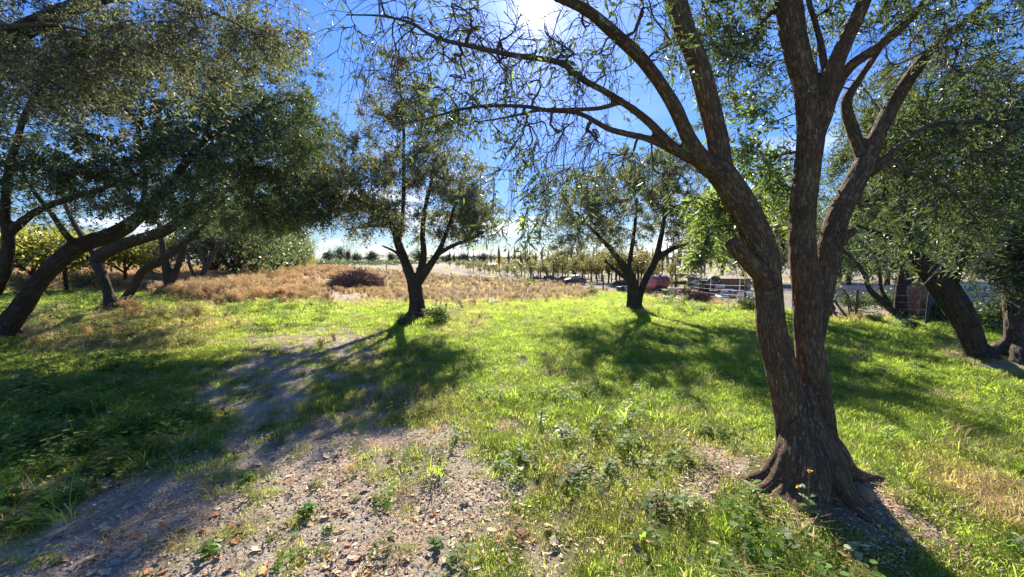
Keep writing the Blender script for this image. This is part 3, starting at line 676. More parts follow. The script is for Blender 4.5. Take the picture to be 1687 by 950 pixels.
# ------------------------------------------------------------------ olives standing further off
WID[0] = .9
def L(*p, step=.1): return limb(*p, step=step)
b = G(688, 526); d = b.y
make_tree('olive_tree', 'slender olive tree in mid lawn with trunk forking low into three dark limbs', (b.x, b.y), [
    L((689, 540, 40, d), (688, 520, 36, d), (686, 492, 27, d), (683, 470, 27, d)),
    L((683, 474, 22, d), (672, 443, 19, d), (657, 405, 16, d), (646, 372, 12, d), (618, 345, 8, d - .3), (575, 322, 5, d - .5)),
    L((657, 405, 10, d), (664, 340, 8, d + .2), (665, 260, 7, d + .2), (664, 190, 5, d + .1), (655, 120, 3, d)),
    L((686, 474, 16, d), (694, 445, 16, d), (698, 415, 12, d + .2), (696, 385, 10, d + .3), (700, 345, 8, d + .4), (712, 290, 6, d + .5), (716, 230, 3, d + .5)),
    L((688, 468, 16, d), (706, 440, 14, d - .1), (722, 415, 11, d - .2), (735, 385, 8, d - .2), (746, 350, 6, d - .1), (760, 300, 3, d)),
    L((719, 420, 9, d - .2), (745, 405, 8, d - .4), (770, 395, 6, d - .5), (805, 378, 3.5, d - .6)),
    L((668, 432, 8, d), (652, 415, 6, d - .2), (628, 404, 4, d - .3)),
    L((646, 372, 8, d), (610, 372, 5, d + .4), (570, 378, 3, d + .6))],
    [(590, 290, d - .4, 62, 70, 1.7, 70), (650, 190, d, 62, 75, .9, 52), (655, 120, d, 36, 34, .5, 14), (730, 290, d + .2, 62, 85, 1.6, 80), (660, 300, d + .1, 70, 80, 1.7, 70), (780, 345, d - .3, 46, 52, 1.2, 56), (640, 360, d + .2, 70, 30, 1.4, 34), (565, 350, d, 40, 38, .9, 24), (560, 300, d - .2, 30, 45, .9, 20), (700, 215, d + .2, 55, 60, .9, 34), (740, 380, d + .3, 60, 22, .9, 18)],
    12, M['bark'], M['olive_grey'], 'olive trees', voxel=.025, step=.18, tip_r=.0042, thin=.38, k=10, length=.34, per=16, size=.09, ratio=.30, prob=.95, roots=root_flare(b.x, b.y, .2, 6, .3, 4, .2))
b = G(1045, 513); d = b.y
make_tree('olive_tree', 'olive tree with V shaped twin trunk in front of the scrap yard', (b.x, b.y), [
    L((1046, 525, 36, d), (1045, 508, 32, d), (1043, 488, 23, d), (1042, 470, 20, d), (1036, 452, 19, d), (1022, 430, 13, d), (1006, 410, 9, d), (978, 380, 6, d - .2), (950, 350, 4, d - .4)),
    L((1040, 462, 10, d), (1022, 452, 8, d - .2), (1008, 440, 6, d - .3), (996, 428, 4, d - .3)),
    L((1048, 505, 22, d), (1056, 478, 15, d + .1), (1067, 452, 14, d + .1), (1080, 428, 13, d + .1), (1090, 385, 9, d + .2), (1100, 335, 7, d + .2), (1128, 275, 4, d + .3)),
    L((1078, 430, 12, d + .1), (1108, 409, 10, d), (1140, 398, 7, d - .1), (1175, 385, 4, d - .2)),
    L((1034, 448, 11, d), (1042, 400, 8, d + .3), (1048, 340, 6, d + .4), (1040, 290, 3.5, d + .4))],
    [(945, 340, d - .3, 56, 62, 1.4, 66), (1000, 325, d + .2, 60, 72, 1.5, 76), (1050, 300, d + .3, 50, 55, 1.4, 50), (1120, 310, d + .2, 60, 60, 1.5, 70), (1140, 370, d, 55, 45, 1.3, 54), (1105, 265, d + .2, 40, 30, 1., 20), (1080, 370, d + .4, 45, 50, .8, 30), (1000, 395, d + .3, 45, 30, .8, 22), (930, 400, d - .2, 35, 30, .6, 14)],
    23, M['bark'], M['olive_grey'], 'olive trees', voxel=.025, step=.18, tip_r=.0042, thin=.38, k=10, length=.34, per=16, size=.09, ratio=.30, roots=root_flare(b.x, b.y, .17, 6, .28, 9, .18))

# left group
WID[0] = .74
make_tree('olive_tree', 'dark twin stemmed olive tree leaning in from the left edge with low arching limbs', (P(-30, 570, 7.5).x, 7.5), [
    L((-40, 590, 70, 7.5), (-10, 560, 62, 7.5), (25, 520, 50, 7.5), (56, 477, 42, 7.55), (82, 445, 38, 7.6), (130, 406, 36, 7.7), (190, 384, 34, 7.9), (228, 358, 29, 8.1), (275, 310, 23, 8.4), (310, 262, 19, 8.6), (335, 232, 16, 8.8), (380, 205, 12, 9.1), (450, 172, 7, 9.6), (510, 160, 5, 10)),
    L((128, 410, 22, 7.7), (105, 380, 17, 7.5), (86, 352, 14, 7.4), (60, 320, 10, 7.2), (30, 270, 7, 7)),
    L((-40, 585, 66, 7.5), (-45, 540, 54, 7.4), (-20, 490, 46, 7.3), (5, 450, 40, 7.2), (14, 400, 34, 7.1), (8, 350, 30, 7.), (14, 285, 26, 6.9), (26, 240, 20, 6.8), (50, 170, 14, 6.5), (110, 90, 9, 6.)),
    L((12, 385, 24, 7.1), (60, 348, 17, 7.), (115, 326, 14, 7.), (175, 308, 9, 7.1), (230, 285, 5, 7.2)),
    L((335, 235, 14, 8.8), (350, 180, 11, 8.9), (370, 130, 8, 9.), (400, 90, 5, 9.1)),
    L((228, 360, 16, 8.1), (240, 300, 12, 8), (230, 220, 9, 7.9), (240, 150, 6, 7.8))],
    [(430, 170, 9.4, 110, 90, 1.4, 100), (340, 110, 8.8, 110, 70, 1.3, 70), (260, 200, 8.2, 100, 90, 1.3, 70), (500, 240, 9.6, 60, 90, 1.2, 66), (120, 220, 7., 110, 80, 1.2, 66), (60, 130, 6.4, 110, 80, 1.2, 58), (170, 130, 7, 90, 60, 1.1, 44), (60, 290, 7, 90, 40, 1., 26), (380, 260, 9.2, 80, 60, 1.2, 44), (470, 320, 9.6, 70, 45, 1.2, 34), (200, 300, 7.6, 70, 40, 1., 24), (450, 80, 9.2, 70, 40, 1., 26), (310, 270, 7.4, 80, 70, .7, 44), (250, 330, 7.3, 70, 35, .6, 24), (140, 320, 7., 60, 30, .6, 16), (400, 220, 8.2, 90, 60, .7, 44), (515, 330, 9.2, 40, 50, 1.3, 40), (440, 350, 9., 70, 40, 1.3, 36), (-60, 240, 7, 90, 150, 1.2, 40)],
    31, M['bark'], M['olive'], 'olive trees', voxel=.032, bark_amp=.012, step=.18, k=9, length=.32, per=15, size=.085, ratio=.30, sag=.35, grav=-.15, roots=root_flare(P(-30, 570, 7.5).x, 7.5, .25, 6, .4, 5, .22), allow=1.7)
# the near crown overhead on the left, its trunk out of frame
make_tree('olive_tree', 'near olive tree at the top left corner with drooping dusty sprays overhead', (-8.2, 4.6), [
    catmull([[-8.2, 4.6, -.1, .26], [-8.1, 4.6, .6, .2], [-7.8, 4.6, 1.5, .18], [-7.2, 4.5, 2.6, .14], [-6.2, 4.5, 3.5, .11], [-5.2, 4.6, 4.2, .085], [-4.2, 4.8, 4.7, .06], [-3.2, 5., 5.0, .035], [-2.4, 5.2, 5.1, .02]], .1),
    limb((-60, 60, 30, 4.5), (0, 48, 20, 4.4), (40, 42, 14, 4.3), (100, 42, 9, 4.3), (170, 60, 6, 4.4), (240, 90, 4, 4.5), step=.1),
    limb((150, -60, 18, 4.7), (250, -10, 10, 4.8), (350, 20, 7, 5.), (420, 55, 4, 5.1), step=.1)],
    [(60, 20, 4.5, 140, 60, .7, 46), (220, 30, 4.7, 140, 50, .7, 54), (370, 30, 5., 100, 45, .7, 40), (130, 110, 4.5, 130, 40, .6, 30), (300, 90, 4.8, 120, 30, .6, 26), (20, 100, 4.4, 60, 60, .5, 16), (430, 20, 5.2, 60, 40, .5, 16), (200, -90, 4.7, 300, 60, .8, 40)],
    37, M['bark'], M['olive_grey'], 'olive trees', voxel=.035, bark_amp=.012, step=.14, tip_r=.0024, k=9, length=.34, per=15, size=.065, ratio=.26, sag=.6, grav=-.55, outward=.1, allow=2., droop=.25)
b = G(188, 510); d = b.y
make_tree('olive_tree', 'V trunked olive tree behind the leaning left tree, second in the row', (b.x, b.y), [
    L((186, 525, 36, d), (183, 505, 32, d), (176, 475, 26, d), (166, 448, 27, d), (162, 425, 32, d + .1), (200, 404, 26, d + .1), (268, 381, 24, d), (302, 358, 20, d - .1), (350, 322, 16, d - .3), (392, 308, 13, d - .5), (450, 292, 9, d - .8), (510, 270, 4, d - 1)),
    L((190, 522, 30, d), (204, 495, 24, d), (222, 471, 20, d), (236, 446, 20, d), (268, 427, 17, d), (300, 404, 15, d + .1), (338, 372, 11, d + .3), (372, 344, 7, d + .4), (420, 310, 4, d + .5)),
    L((163, 428, 22, d), (140, 395, 17, d + .2), (118, 360, 13, d + .4), (100, 310, 9, d + .5), (90, 250, 5, d + .6)),
    L((302, 358, 12, d - .1), (330, 290, 9, d), (350, 230, 7, d), (370, 170, 4, d))],
    [(440, 280, d - .9, 90, 70, 1.4, 86), (510, 300, d - 1.6, 45, 62, 1., 44), (360, 280, d - .2, 90, 60, 1.4, 60), (380, 200, d + .2, 100, 60, 1.4, 50), (240, 290, d + .4, 90, 60, 1.3, 40), (110, 290, d + .6, 90, 80, 1.4, 44), (480, 215, d - .8, 60, 60, 1.2, 40), (410, 345, d - .3, 80, 28, 1.2, 44), (455, 362, d - .9, 60, 25, 1.1, 34), (345, 350, d, 60, 25, 1.2, 24), (520, 215, d - .6, 40, 70, .9, 26)],
    41, M['bark'], M['olive'], 'olive trees', voxel=.035, bark_amp=.012, step=.2, k=9, length=.36, per=14, size=.10, ratio=.28, sag=.35, grav=-.15, roots=root_flare(b.x, b.y, .2, 5, .3, 6, .2))
b = G(279, 486); d = b.y
make_tree('olive_tree', 'short thick trunked olive tree, third back in the left row', (b.x, b.y), [
    L((280, 496, 28, d), (279, 480, 26, d), (277, 455, 25, d), (274, 432, 22, d), (268, 405, 15, d), (262, 370, 11, d), (250, 330, 6, d)),
    L((280, 470, 18, d), (290, 445, 17, d), (299, 420, 15, d), (310, 392, 11, d - .2), (340, 350, 7, d - .4), (380, 320, 4, d - .6))],
    [(400, 330, d - 1, 80, 55, 1.6, 56), (330, 320, d - .4, 70, 50, 1.5, 40), (260, 330, d, 70, 45, 1.5, 32), (470, 350, d - 1.4, 40, 40, 1.2, 26), (440, 260, d, 70, 60, 1.5, 40)],
    43, M['bark'], M['olive'], 'olive trees', voxel=.045, bark_amp=.015, step=.25, k=7, length=.4, per=12, size=.11, ratio=.3, roots=root_flare(b.x, b.y, .22, 5, .3, 7, .2))
b = G(326, 472); d = b.y
make_tree('olive_tree', 'reddish V stemmed olive tree at the edge of the orange dry weeds', (b.x, b.y), [
    L((327, 480, 17, d), (326, 468, 16, d), (320, 452, 10, d), (313, 438, 8, d), (309, 418, 6, d), (300, 390, 4, d)),
    L((329, 474, 16, d), (334, 452, 14, d), (344, 430, 13, d), (358, 410, 11, d), (378, 392, 9, d - .3), (405, 370, 6, d - .8), (440, 350, 3, d - 1.2)),
    L((338, 440, 9, d), (330, 420, 7, d + .2), (324, 400, 5, d + .3))],
    [(420, 360, d - 1, 70, 42, 1.8, 50), (350, 355, d, 60, 38, 1.6, 34), (480, 350, d - .6, 40, 40, 1.5, 28), (430, 310, d + .3, 70, 50, 1.8, 34)],
    47, M['bark_pale'], M['olive'], 'olive trees', voxel=.05, bark_amp=.015, step=.3, k=7, length=.45, per=12, size=.13, ratio=.3)

# right group
WID[0] = .92
b = G(1616, 602); d = b.y
make_tree('olive_tree', 'olive tree with a bare trunk leaning left near the right edge', (b.x, b.y), [
    L((1622, 625, 52, d), (1614, 595, 46, d), (1602, 560, 46, d), (1584, 520, 48, d), (1562, 485, 50, d), (1542, 455, 46, d), (1515, 430, 30, d), (1498, 398, 27, d + .1), (1486, 370, 24, d + .1), (1470, 330, 19, d + .2), (1450, 270, 13, d + .3), (1440, 210, 8, d + .4)),
    L((1562, 480, 30, d), (1574, 445, 26, d + .1), (1586, 410, 22, d + .1), (1600, 360, 17, d + .2), (1610, 290, 12, d + .3), (1620, 210, 7, d + .3)),
    L((1498, 400, 14, d), (1450, 385, 10, d), (1410, 370, 6, d))],
    [(1480, 330, d + .2, 75, 60, .8, 60), (1560, 300, d + .2, 90, 80, .9, 76), (1620, 220, d + .3, 90, 90, .9, 66), (1470, 210, d + .4, 70, 80, .8, 50), (1540, 150, d + .5, 90, 70, .9, 50), (1640, 380, d, 70, 50, .7, 40), (1540, 385, d - .1, 55, 25, .5, 16), (1420, 290, d + .6, 40, 60, .6, 24), (1620, 450, d - .1, 50, 25, .4, 14)],
    53, M['bark'], M['olive'], 'olive trees', voxel=.022, bark_amp=.008, step=.14, k=9, length=.29, per=14, size=.08, ratio=.27, sag=.4, grav=-.2, roots=root_flare(b.x, b.y, .15, 6, .22, 8, .15))
WID[0] = 1.0
b = G(1682, 606); d = b.y
make_tree('olive_tree', 'gnarled pale barked olive tree with flared base at the right edge', (b.x, b.y), [
    L((1690, 630, 96, d), (1686, 598, 80, d), (1682, 560, 62, d), (1680, 520, 56, d), (1678, 480, 54, d), (1682, 440, 50, d), (1700, 390, 40, d), (1730, 330, 30, d), (1750, 250, 18, d)),
    L((1676, 460, 40, d), (1664, 425, 28, d), (1655, 390, 22, d + .1), (1652, 330, 14, d + .2), (1660, 260, 8, d + .2))],
    [(1690, 300, d, 90, 90, .9, 70), (1740, 200, d, 100, 110, 1., 50), (1660, 190, d + .3, 70, 70, .8, 44), (1700, 400, d - .2, 60, 45, .6, 34), (1780, 360, d, 80, 90, .9, 40)],
    59, M['bark_pale'], M['olive'], 'olive trees', voxel=.022, bark_amp=.012, step=.14, k=9, length=.29, per=14, size=.08, ratio=.27, sag=.4, grav=-.2, roots=root_flare(b.x, b.y, .25, 7, .3, 10, .22))
WID[0] = .92
b = G(1485, 526); d = b.y
make_tree('olive_tree', 'small sparse olive tree with curved stems in front of the brown brick wall', (b.x, b.y), [
    L((1488, 535, 30, d), (1484, 515, 27, d), (1484, 480, 21, d), (1487, 450, 17, d), (1488, 425, 13, d), (1478, 400, 8, d), (1460, 375, 4, d)),
    L((1480, 530, 16, d), (1468, 510, 13, d), (1448, 492, 12, d), (1432, 476, 11, d), (1424, 452, 9, d), (1408, 430, 7, d), (1390, 412, 5, d), (1370, 402, 3, d)),
    L((1474, 520, 11, d), (1462, 495, 10, d), (1452, 475, 9, d), (1449, 448, 7, d), (1440, 415, 4, d)),
    L((1486, 470, 13, d), (1500, 463, 10, d), (1520, 456, 6, d), (1535, 440, 3, d))],
    [(1395, 430, d, 35, 35, .6, 22), (1440, 430, d, 45, 35, .7, 30), (1420, 385, d + .2, 50, 28, .6, 20), (1490, 390, d, 50, 35, .7, 30), (1385, 475, d, 18, 25, .4, 8), (1520, 430, d, 30, 25, .5, 14), (1350, 400, d + .3, 35, 35, .6, 14)],
    61, M['bark'], M['hedge_leaf'], 'olive trees', voxel=.024, bark_amp=.006, step=.16, k=5, length=.25, per=11, size=.075, ratio=.3, sag=.3, allow=.9)

b = G(1276, 513); d = b.y
make_tree('olive_tree', 'olive tree almost hidden behind the big forked trunk', (b.x, b.y), [
    L((1276, 520, 30, d), (1274, 490, 26, d), (1270, 460, 24, d), (1255, 425, 14, d), (1235, 385, 8, d), (1220, 340, 4, d)), L((1272, 470, 18, d), (1284, 435, 13, d), (1290, 390, 9, d), (1295, 330, 4, d))],
    [(1230, 370, d, 50, 60, 1.6, 70), (1290, 350, d, 45, 70, 1.5, 60), (1250, 430, d, 45, 25, 1.2, 26), (1200, 400, d, 30, 40, 1., 24)],
    71, M['bark'], M['olive_grey'], 'olive trees', voxel=.03, step=.18, k=8, length=.34, per=14, size=.095, ratio=.3)
# ------------------------------------------------------------------ ground cover: small plant patches spread over the ground
def blades(n, rad, h, wd, lean, rs, segs=2, hv=.45):
    """a patch of n grass blades"""
    V_, F_, T_ = [], [], []
    for i in range(n):
        a = rs.uniform(0, 2 * math.pi); rr = rad * math.sqrt(rs.random()); x, y = rr * math.cos(a), rr * math.sin(a)
        az = rs.uniform(0, 2 * math.pi); hh = h * rs.uniform(1 - hv, 1 + hv); le = lean * rs.uniform(.3, 1.5) * hh; ww = wd * rs.uniform(.6, 1.3)
        c, s_ = math.cos(az), math.sin(az); wx, wy = -s_ * ww / 2, c * ww / 2; tn = rs.random(); b0 = len(V_)
        for k in range(segs):
            t = k / segs; o = le * t * t; z = hh * (t - .25 * lean * t * t)
            w_ = 1 - .35 * t
            V_ += [(x + c * o - wx * w_, y + s_ * o - wy * w_, z - .01), (x + c * o + wx * w_, y + s_ * o + wy * w_, z - .01)]
        V_.append((x + c * le, y + s_ * le, hh * (1 - .25 * lean) - .01)); T_ += [tn] * (2 * segs + 1)
        for k in range(segs - 1): F_ += [(b0 + 2 * k, b0 + 2 * k + 1, b0 + 2 * k + 3), (b0 + 2 * k, b0 + 2 * k + 3, b0 + 2 * k + 2)]
        e = b0 + 2 * segs - 2; F_.append((e, e + 1, e + 2))
    return V_, F_, T_
def add_leaf(V_, F_, T_, base, az, pitch, ln, wd, tn, curl=.3, lobes=False):
    """one broad leaf of six faces"""
    d = Vector((math.cos(az) * math.cos(pitch), math.sin(az) * math.cos(pitch), math.sin(pitch))); sd = Vector((-math.sin(az), math.cos(az), 0)); up = d.cross(sd) * -1
    b0 = len(V_); base = Vector(base)
    for t, w_ in ((0, .05), (.3, .9), (.62, 1.), (.88, .55)):
        q = base + d * (ln * t) - Vector((0, 0, curl * ln * t * t))
        V_ += [tuple(q + sd * wd / 2 * w_ + up * wd * .12 * w_), tuple(q - sd * wd / 2 * w_ + up * wd * .12 * w_)]
    V_.append(tuple(base + d * ln - Vector((0, 0, curl * ln)))); T_ += [tn] * 9
    for k in range(3): F_ += [(b0 + 2 * k, b0 + 2 * k + 1, b0 + 2 * k + 3), (b0 + 2 * k, b0 + 2 * k + 3, b0 + 2 * k + 2)]
    F_.append((b0 + 6, b0 + 7, b0 + 8))
def stalk(V_, F_, T_, p0, p1, r, tn):
    b0 = len(V_)
    for p, k in ((p0, 1), (p1, .5)):
        for a in (0, 2.1, 4.2): V_.append((p[0] + r * k * math.cos(a), p[1] + r * k * math.sin(a), p[2]))
    T_ += [tn] * 6
    for k in range(3): F_.append((b0 + k, b0 + (k + 1) % 3, b0 + 3 + (k + 1) % 3)); F_.append((b0 + k, b0 + 3 + (k + 1) % 3, b0 + 3 + k))
def weed_patch(rs, n, rad, h, ll, lw):
    V_, F_, T_ = [], [], []
    for i in range(n):
        a = rs.uniform(0, 6.28); rr = rad * math.sqrt(rs.random()); x, y = rr * math.cos(a), rr * math.sin(a); hh = h * rs.uniform(.3, 1.2)
        tx, ty = x + rs.uniform(-.3, .3) * hh, y + rs.uniform(-.3, .3) * hh; tn = rs.random()
        stalk(V_, F_, T_, (x, y, -.01), (tx, ty, hh), .0016, tn)
        m = rs.randint(4, 8)
        for j in range(m):
            f = (j + .5) / m; add_leaf(V_, F_, T_, (x + (tx - x) * f, y + (ty - y) * f, hh * f), j * 2.4 + rs.uniform(-.5, .5), rs.uniform(.0, .8), ll * rs.uniform(.6, 1.2) * (1.2 - .5 * f), lw * rs.uniform(.7, 1.2), min(1, max(0, tn + rs.uniform(-.3, .3))))
    return V_, F_, T_
def dry_bush(rs, n, rad, h):
    """wiry dead annual: many thin curved stems with tufted ends"""
    V_, F_, T_ = [], [], []
    for i in range(n):
        a = rs.uniform(0, 6.28); x, y = rs.uniform(-.3, .3) * rad, rs.uniform(-.3, .3) * rad; hh = h * rs.uniform(.5, 1.15); r2 = rad * rs.uniform(.2, 1.)
        p0 = Vector((x, y, -.01)); p2 = Vector((x + r2 * math.cos(a), y + r2 * math.sin(a), hh)); p1 = Vector((x + r2 * .35 * math.cos(a), y + r2 * .35 * math.sin(a), hh * .65)); tn = rs.random()
        stalk(V_, F_, T_, p0, p1, .0035, tn); stalk(V_, F_, T_, p1, p2, .0028, tn)
        for k in range(10):
            q = p1.lerp(p2, rs.random()); b0 = len(V_); dv = Vector((rs.gauss(0, 1), rs.gauss(0, 1), rs.gauss(.5, .8))).normalized() * rs.uniform(.03, .09); wv = Vector((rs.gauss(0, 1), rs.gauss(0, 1), rs.gauss(0, 1))).normalized() * .006
            V_ += [tuple(q - wv), tuple(q + wv), tuple(q + dv)]; F_.append((b0, b0 + 1, b0 + 2)); T_ += [tn] * 3
    return V_, F_, T_
def litter_patch(rs, n, rad, lmin, lmax):
    """scattered fallen olive leaves and bits of stem, slightly curled"""
    V_, F_, T_ = [], [], []
    for i in range(n):
        a = rs.uniform(0, 6.28); rr = rad * math.sqrt(rs.random()); ln = rs.uniform(lmin, lmax); tn = rs.random()
        add_leaf(V_, F_, T_, (rr * math.cos(a), rr * math.sin(a), rs.uniform(.002, .014)), rs.uniform(0, 6.28), rs.uniform(-.15, .35), ln, ln * rs.uniform(.18, .42), tn, rs.uniform(-.1, .25))
    return V_, F_, T_
def clods(rs, n, rad, rmin, rmax):
    V_, F_, T_ = [], [], []
    for i in range(n):
        a = rs.uniform(0, 6.28); rr = rad * math.sqrt(rs.random()); c = Vector((rr * math.cos(a), rr * math.sin(a), 0)); r = rmin + (rmax - rmin) * rs.random() ** 3; tn = rs.random(); b0 = len(V_)
        for v in ((1, 0, 0), (0, 1, 0), (-1, 0, 0), (0, -1, 0), (.1, .1, 1), (.5, .6, .5), (-.6, .4, .55)): V_.append(tuple(c + Vector([q * r * rs.uniform(.7, 1.3) for q in v])))
        T_ += [tn] * 7
        for f in ((0, 1, 5), (0, 5, 4), (5, 1, 4), (1, 2, 6), (1, 6, 4), (6, 2, 4), (2, 3, 4), (3, 0, 4)): F_.append(tuple(b0 + q for q in f))
    return V_, F_, T_
def proto(name, data, mat, coll):
    V_, F_, T_ = data
    me = mesh_np(name, np.array(V_), [np.array(F_)], mat, False, {'tone': np.array(T_)})
    o = bpy.data.objects.new(name, me); coll.objects.link(o); return o
def scatter(name, pts, scl, variants, dry, coll, label=None, tilt=.12):
    n = len(pts)
    me = bpy.data.meshes.new(name); me.vertices.add(n); me.vertices.foreach_set('co', np.asarray(pts, np.float32).ravel())
    rot = np.stack([rng.normal(0, tilt, n), rng.normal(0, tilt, n), rng.uniform(0, 6.283, n)], -1)
    for k, t, a in (('scl', 'FLOAT', scl), ('idx', 'INT', rng.integers(0, variants, n)), ('dry', 'FLOAT', dry), ('rnd', 'FLOAT', rng.random(n)), ('rot', 'FLOAT_VECTOR', rot)):
        at = me.attributes.new(k, t, 'POINT')
        if t == 'FLOAT_VECTOR': at.data.foreach_set('vector', np.asarray(a, np.float32).ravel())
        else: at.data.foreach_set('value', np.asarray(a, np.int32 if t == 'INT' else np.float32))
    o = link_obj(name, me); tag(o, kind='stuff')
    g = bpy.data.node_groups.new(name + '_spread', 'GeometryNodeTree')
    g.interface.new_socket('Geometry', in_out='INPUT', socket_type='NodeSocketGeometry'); g.interface.new_socket('Geometry', in_out='OUTPUT', socket_type='NodeSocketGeometry')
    gi, go = g.nodes.new('NodeGroupInput'), g.nodes.new('NodeGroupOutput')
    ci = g.nodes.new('GeometryNodeCollectionInfo'); ci.inputs['Collection'].default_value = coll; ci.inputs['Separate Children'].default_value = True; ci.inputs['Reset Children'].default_value = True
    ip = g.nodes.new('GeometryNodeInstanceOnPoints'); ip.inputs['Pick Instance'].default_value = True
    def na(k, t):
        q = g.nodes.new('GeometryNodeInputNamedAttribute'); q.data_type = t; q.inputs['Name'].default_value = k; return q.outputs[0]
    e2r = g.nodes.new('FunctionNodeEulerToRotation')
    g.links.new(gi.outputs[0], ip.inputs['Points']); g.links.new(ci.outputs[0], ip.inputs['Instance']); g.links.new(na('idx', 'INT'), ip.inputs['Instance Index'])
    g.links.new(na('rot', 'FLOAT_VECTOR'), e2r.inputs[0]); g.links.new(e2r.outputs[0], ip.inputs['Rotation']); g.links.new(na('scl', 'FLOAT'), ip.inputs['Scale'])
    g.links.new(ip.outputs[0], go.inputs[0])
    md = o.modifiers.new('spread', 'NODES'); md.node_group = g
    return o
def area_points(d0, d1, density, side=1.25):
    """random ground points in the view wedge between two distances"""
    half = 843 / FPX * side
    n = int(density * half * (d1 * d1 - d0 * d0) + density * 1.2 * (d1 - d0))
    y = np.sqrt(rng.random(n) * (d1 * d1 - d0 * d0) + d0 * d0); x = (rng.random(n) * 2 - 1) * (y * half + .6)
    return x, y
rs = random.Random(5)
def coll_of(name): return bpy.data.collections.new(name)
C_lawn, C_far, C_long, C_weed, C_bush, C_lit, C_clod, C_straw = [coll_of(k) for k in ('lawn_patches', 'far_lawn_patches', 'long_grass_patches', 'weed_patches', 'dry_weed_patches', 'litter_patches', 'clod_patches', 'straw_patches')]
for i in range(4): proto('lawn_patch_%d' % i, blades(56, .085, .056, .0038, .95, rs), M['grass'], C_lawn)
for i in range(3): proto('far_lawn_patch_%d' % i, blades(130, .26, .075, .0065, .8, rs), M['grass'], C_far)
for i in range(3): proto('long_grass_%d' % i, blades(26, .06, .20, .0065, 1.0, rs, 3), M['grass'], C_long)
for i in range(5): proto('weed_patch_%d' % i, weed_patch(rs, 5 + i % 3, .08, .09 + .015 * i, .042, .018 + .003 * i), M['weed'], C_weed)
for i in range(4): proto('dry_weed_%d' % i, dry_bush(rs, 60, .24, .42), M['straw'], C_bush)
for i in range(3): proto('litter_%d' % i, litter_patch(rs, 26, .16, .007, .034), M['litter'] if 'litter' in M else M['straw'], C_lit)
for i in range(3): proto('clod_%d' % i, clods(rs, 26, .13, .002, .009), M['clod'] if 'clod' in M else M['straw'], C_clod)
for i in range(3): proto('straw_%d' % i, blades(34, .09, .16, .0045, 1.1, rs, 2, .6), M['straw'], C_straw)
def keep(x, y, p):
    k = rng.random(len(x)) < p; return k
def clear_of_trunks(x, y):
    d = np.hypot(x - T1B.x, y - T1B.y); return d > .36 + .12 * rng.random(len(x))
lawn, far, long_, weed, bush, lit, clod, straw = [], [], [], [], [], [], [], []
def put(L_, x, y, scl, dry, k):
    x, y, scl, dry = x[k], y[k], scl[k], dry[k]; L_.append((np.stack([x, y, gz(x, y)], -1), scl, dry))
# near and middle lawn
for d0, d1, den in ((1.55, 3.2, 240), (3.2, 6, 190), (6, 11, 110)):
    x, y = area_points(d0, d1, den); b_, s_, w_, q_ = zones(x, y)
    v = n2(x, y, 1.1, 3, 41); v2 = n2(x, y, 4.5, 2, 43)
    p = (1 - b_) ** 1.6 * (1 - .75 * s_) * (1 - .3 * w_) * (1 - q_) * sstep(.08, .32, v2 + .2 * (1 - b_)) + .05 * b_ * (v2 > .55)
    dry = np.clip(s_ * .9 + b_ * .35 + (v - .5) * .5 + .02 + rng.normal(0, .11, len(x)), 0, 1)
    px, _ = proj(x, y); left = sstep(560, 300, px); dry = np.clip(dry + .12 * left, 0, 1)
    scl = (.75 + .6 * rng.random(len(x))) * (.9 + .2 * v) * (1.15 if d0 > 3 else 1) * (1 - .35 * b_)
    put(lawn, x, y, scl * (1.0 if d0 < 6 else 1.15), dry, keep(x, y, p) & clear_of_trunks(x, y))
x, y = area_points(9.5, 26, 20); b_, s_, w_, q_ = zones(x, y); v = n2(x, y, .8, 3, 41)
put(far, x, y, .8 + .6 * rng.random(len(x)), np.clip(s_ * .9 + (v - .5) * .45 + .05, 0, 1), keep(x, y, (1 - b_) * (1 - .7 * s_) * (1 - q_)))
x, y = area_points(24, 70, 1.2); b_, s_, w_, q_ = zones(x, y); v = n2(x, y, .8, 3, 41)
put(far, x, y, 1.3 + .8 * rng.random(len(x)), np.clip(.5 + (v - .5) * 1.2, 0, 1), keep(x, y, .35 * q_ * (v > .5)))
# longer grass tufts
for d0, d1, den in ((1.6, 4, 13), (4, 9, 1.2), (9, 16, .4)):
    x, y = area_points(d0, d1, den); b_, s_, w_, q_ = zones(x, y); v = n2(x, y, 2.1, 2, 51)
    put(long_, x, y, .55 + .8 * rng.random(len(x)), np.clip(s_ * .6 + .1 + rng.normal(0, .12, len(x)), 0, 1), keep(x, y, (1 - b_ * .93) * (1 - q_) * sstep(.42, .7, v) * (.35 + .65 * w_)) & clear_of_trunks(x, y))
# broad-leaved weeds
for d0, d1, den in ((1.55, 4, 110), (4, 9, 46), (9, 17, 14)):
    x, y = area_points(d0, d1, den); b_, s_, w_, q_ = zones(x, y); v = n2(x, y, 2.4, 2, 61)
    lf = sstep(480, 250, proj(x, y)[0]); put(weed, x, y, (.6 + .8 * rng.random(len(x)) + .35 * lf) * (1 - .45 * b_) * (1 if d0 < 9 else 1.6), np.clip(s_ * .5 + .22 * b_ + (n2(x, y, 1.7, 2, 77) - .5) * .5 + .08 + rng.normal(0, .1, len(x)), 0, 1), keep(x, y, (.04 + w_ * 1.0) * (1 - .8 * b_) * (1 - q_) * sstep(.3, .6, v) + .22 * b_ * (v > .54)) & clear_of_trunks(x, y))
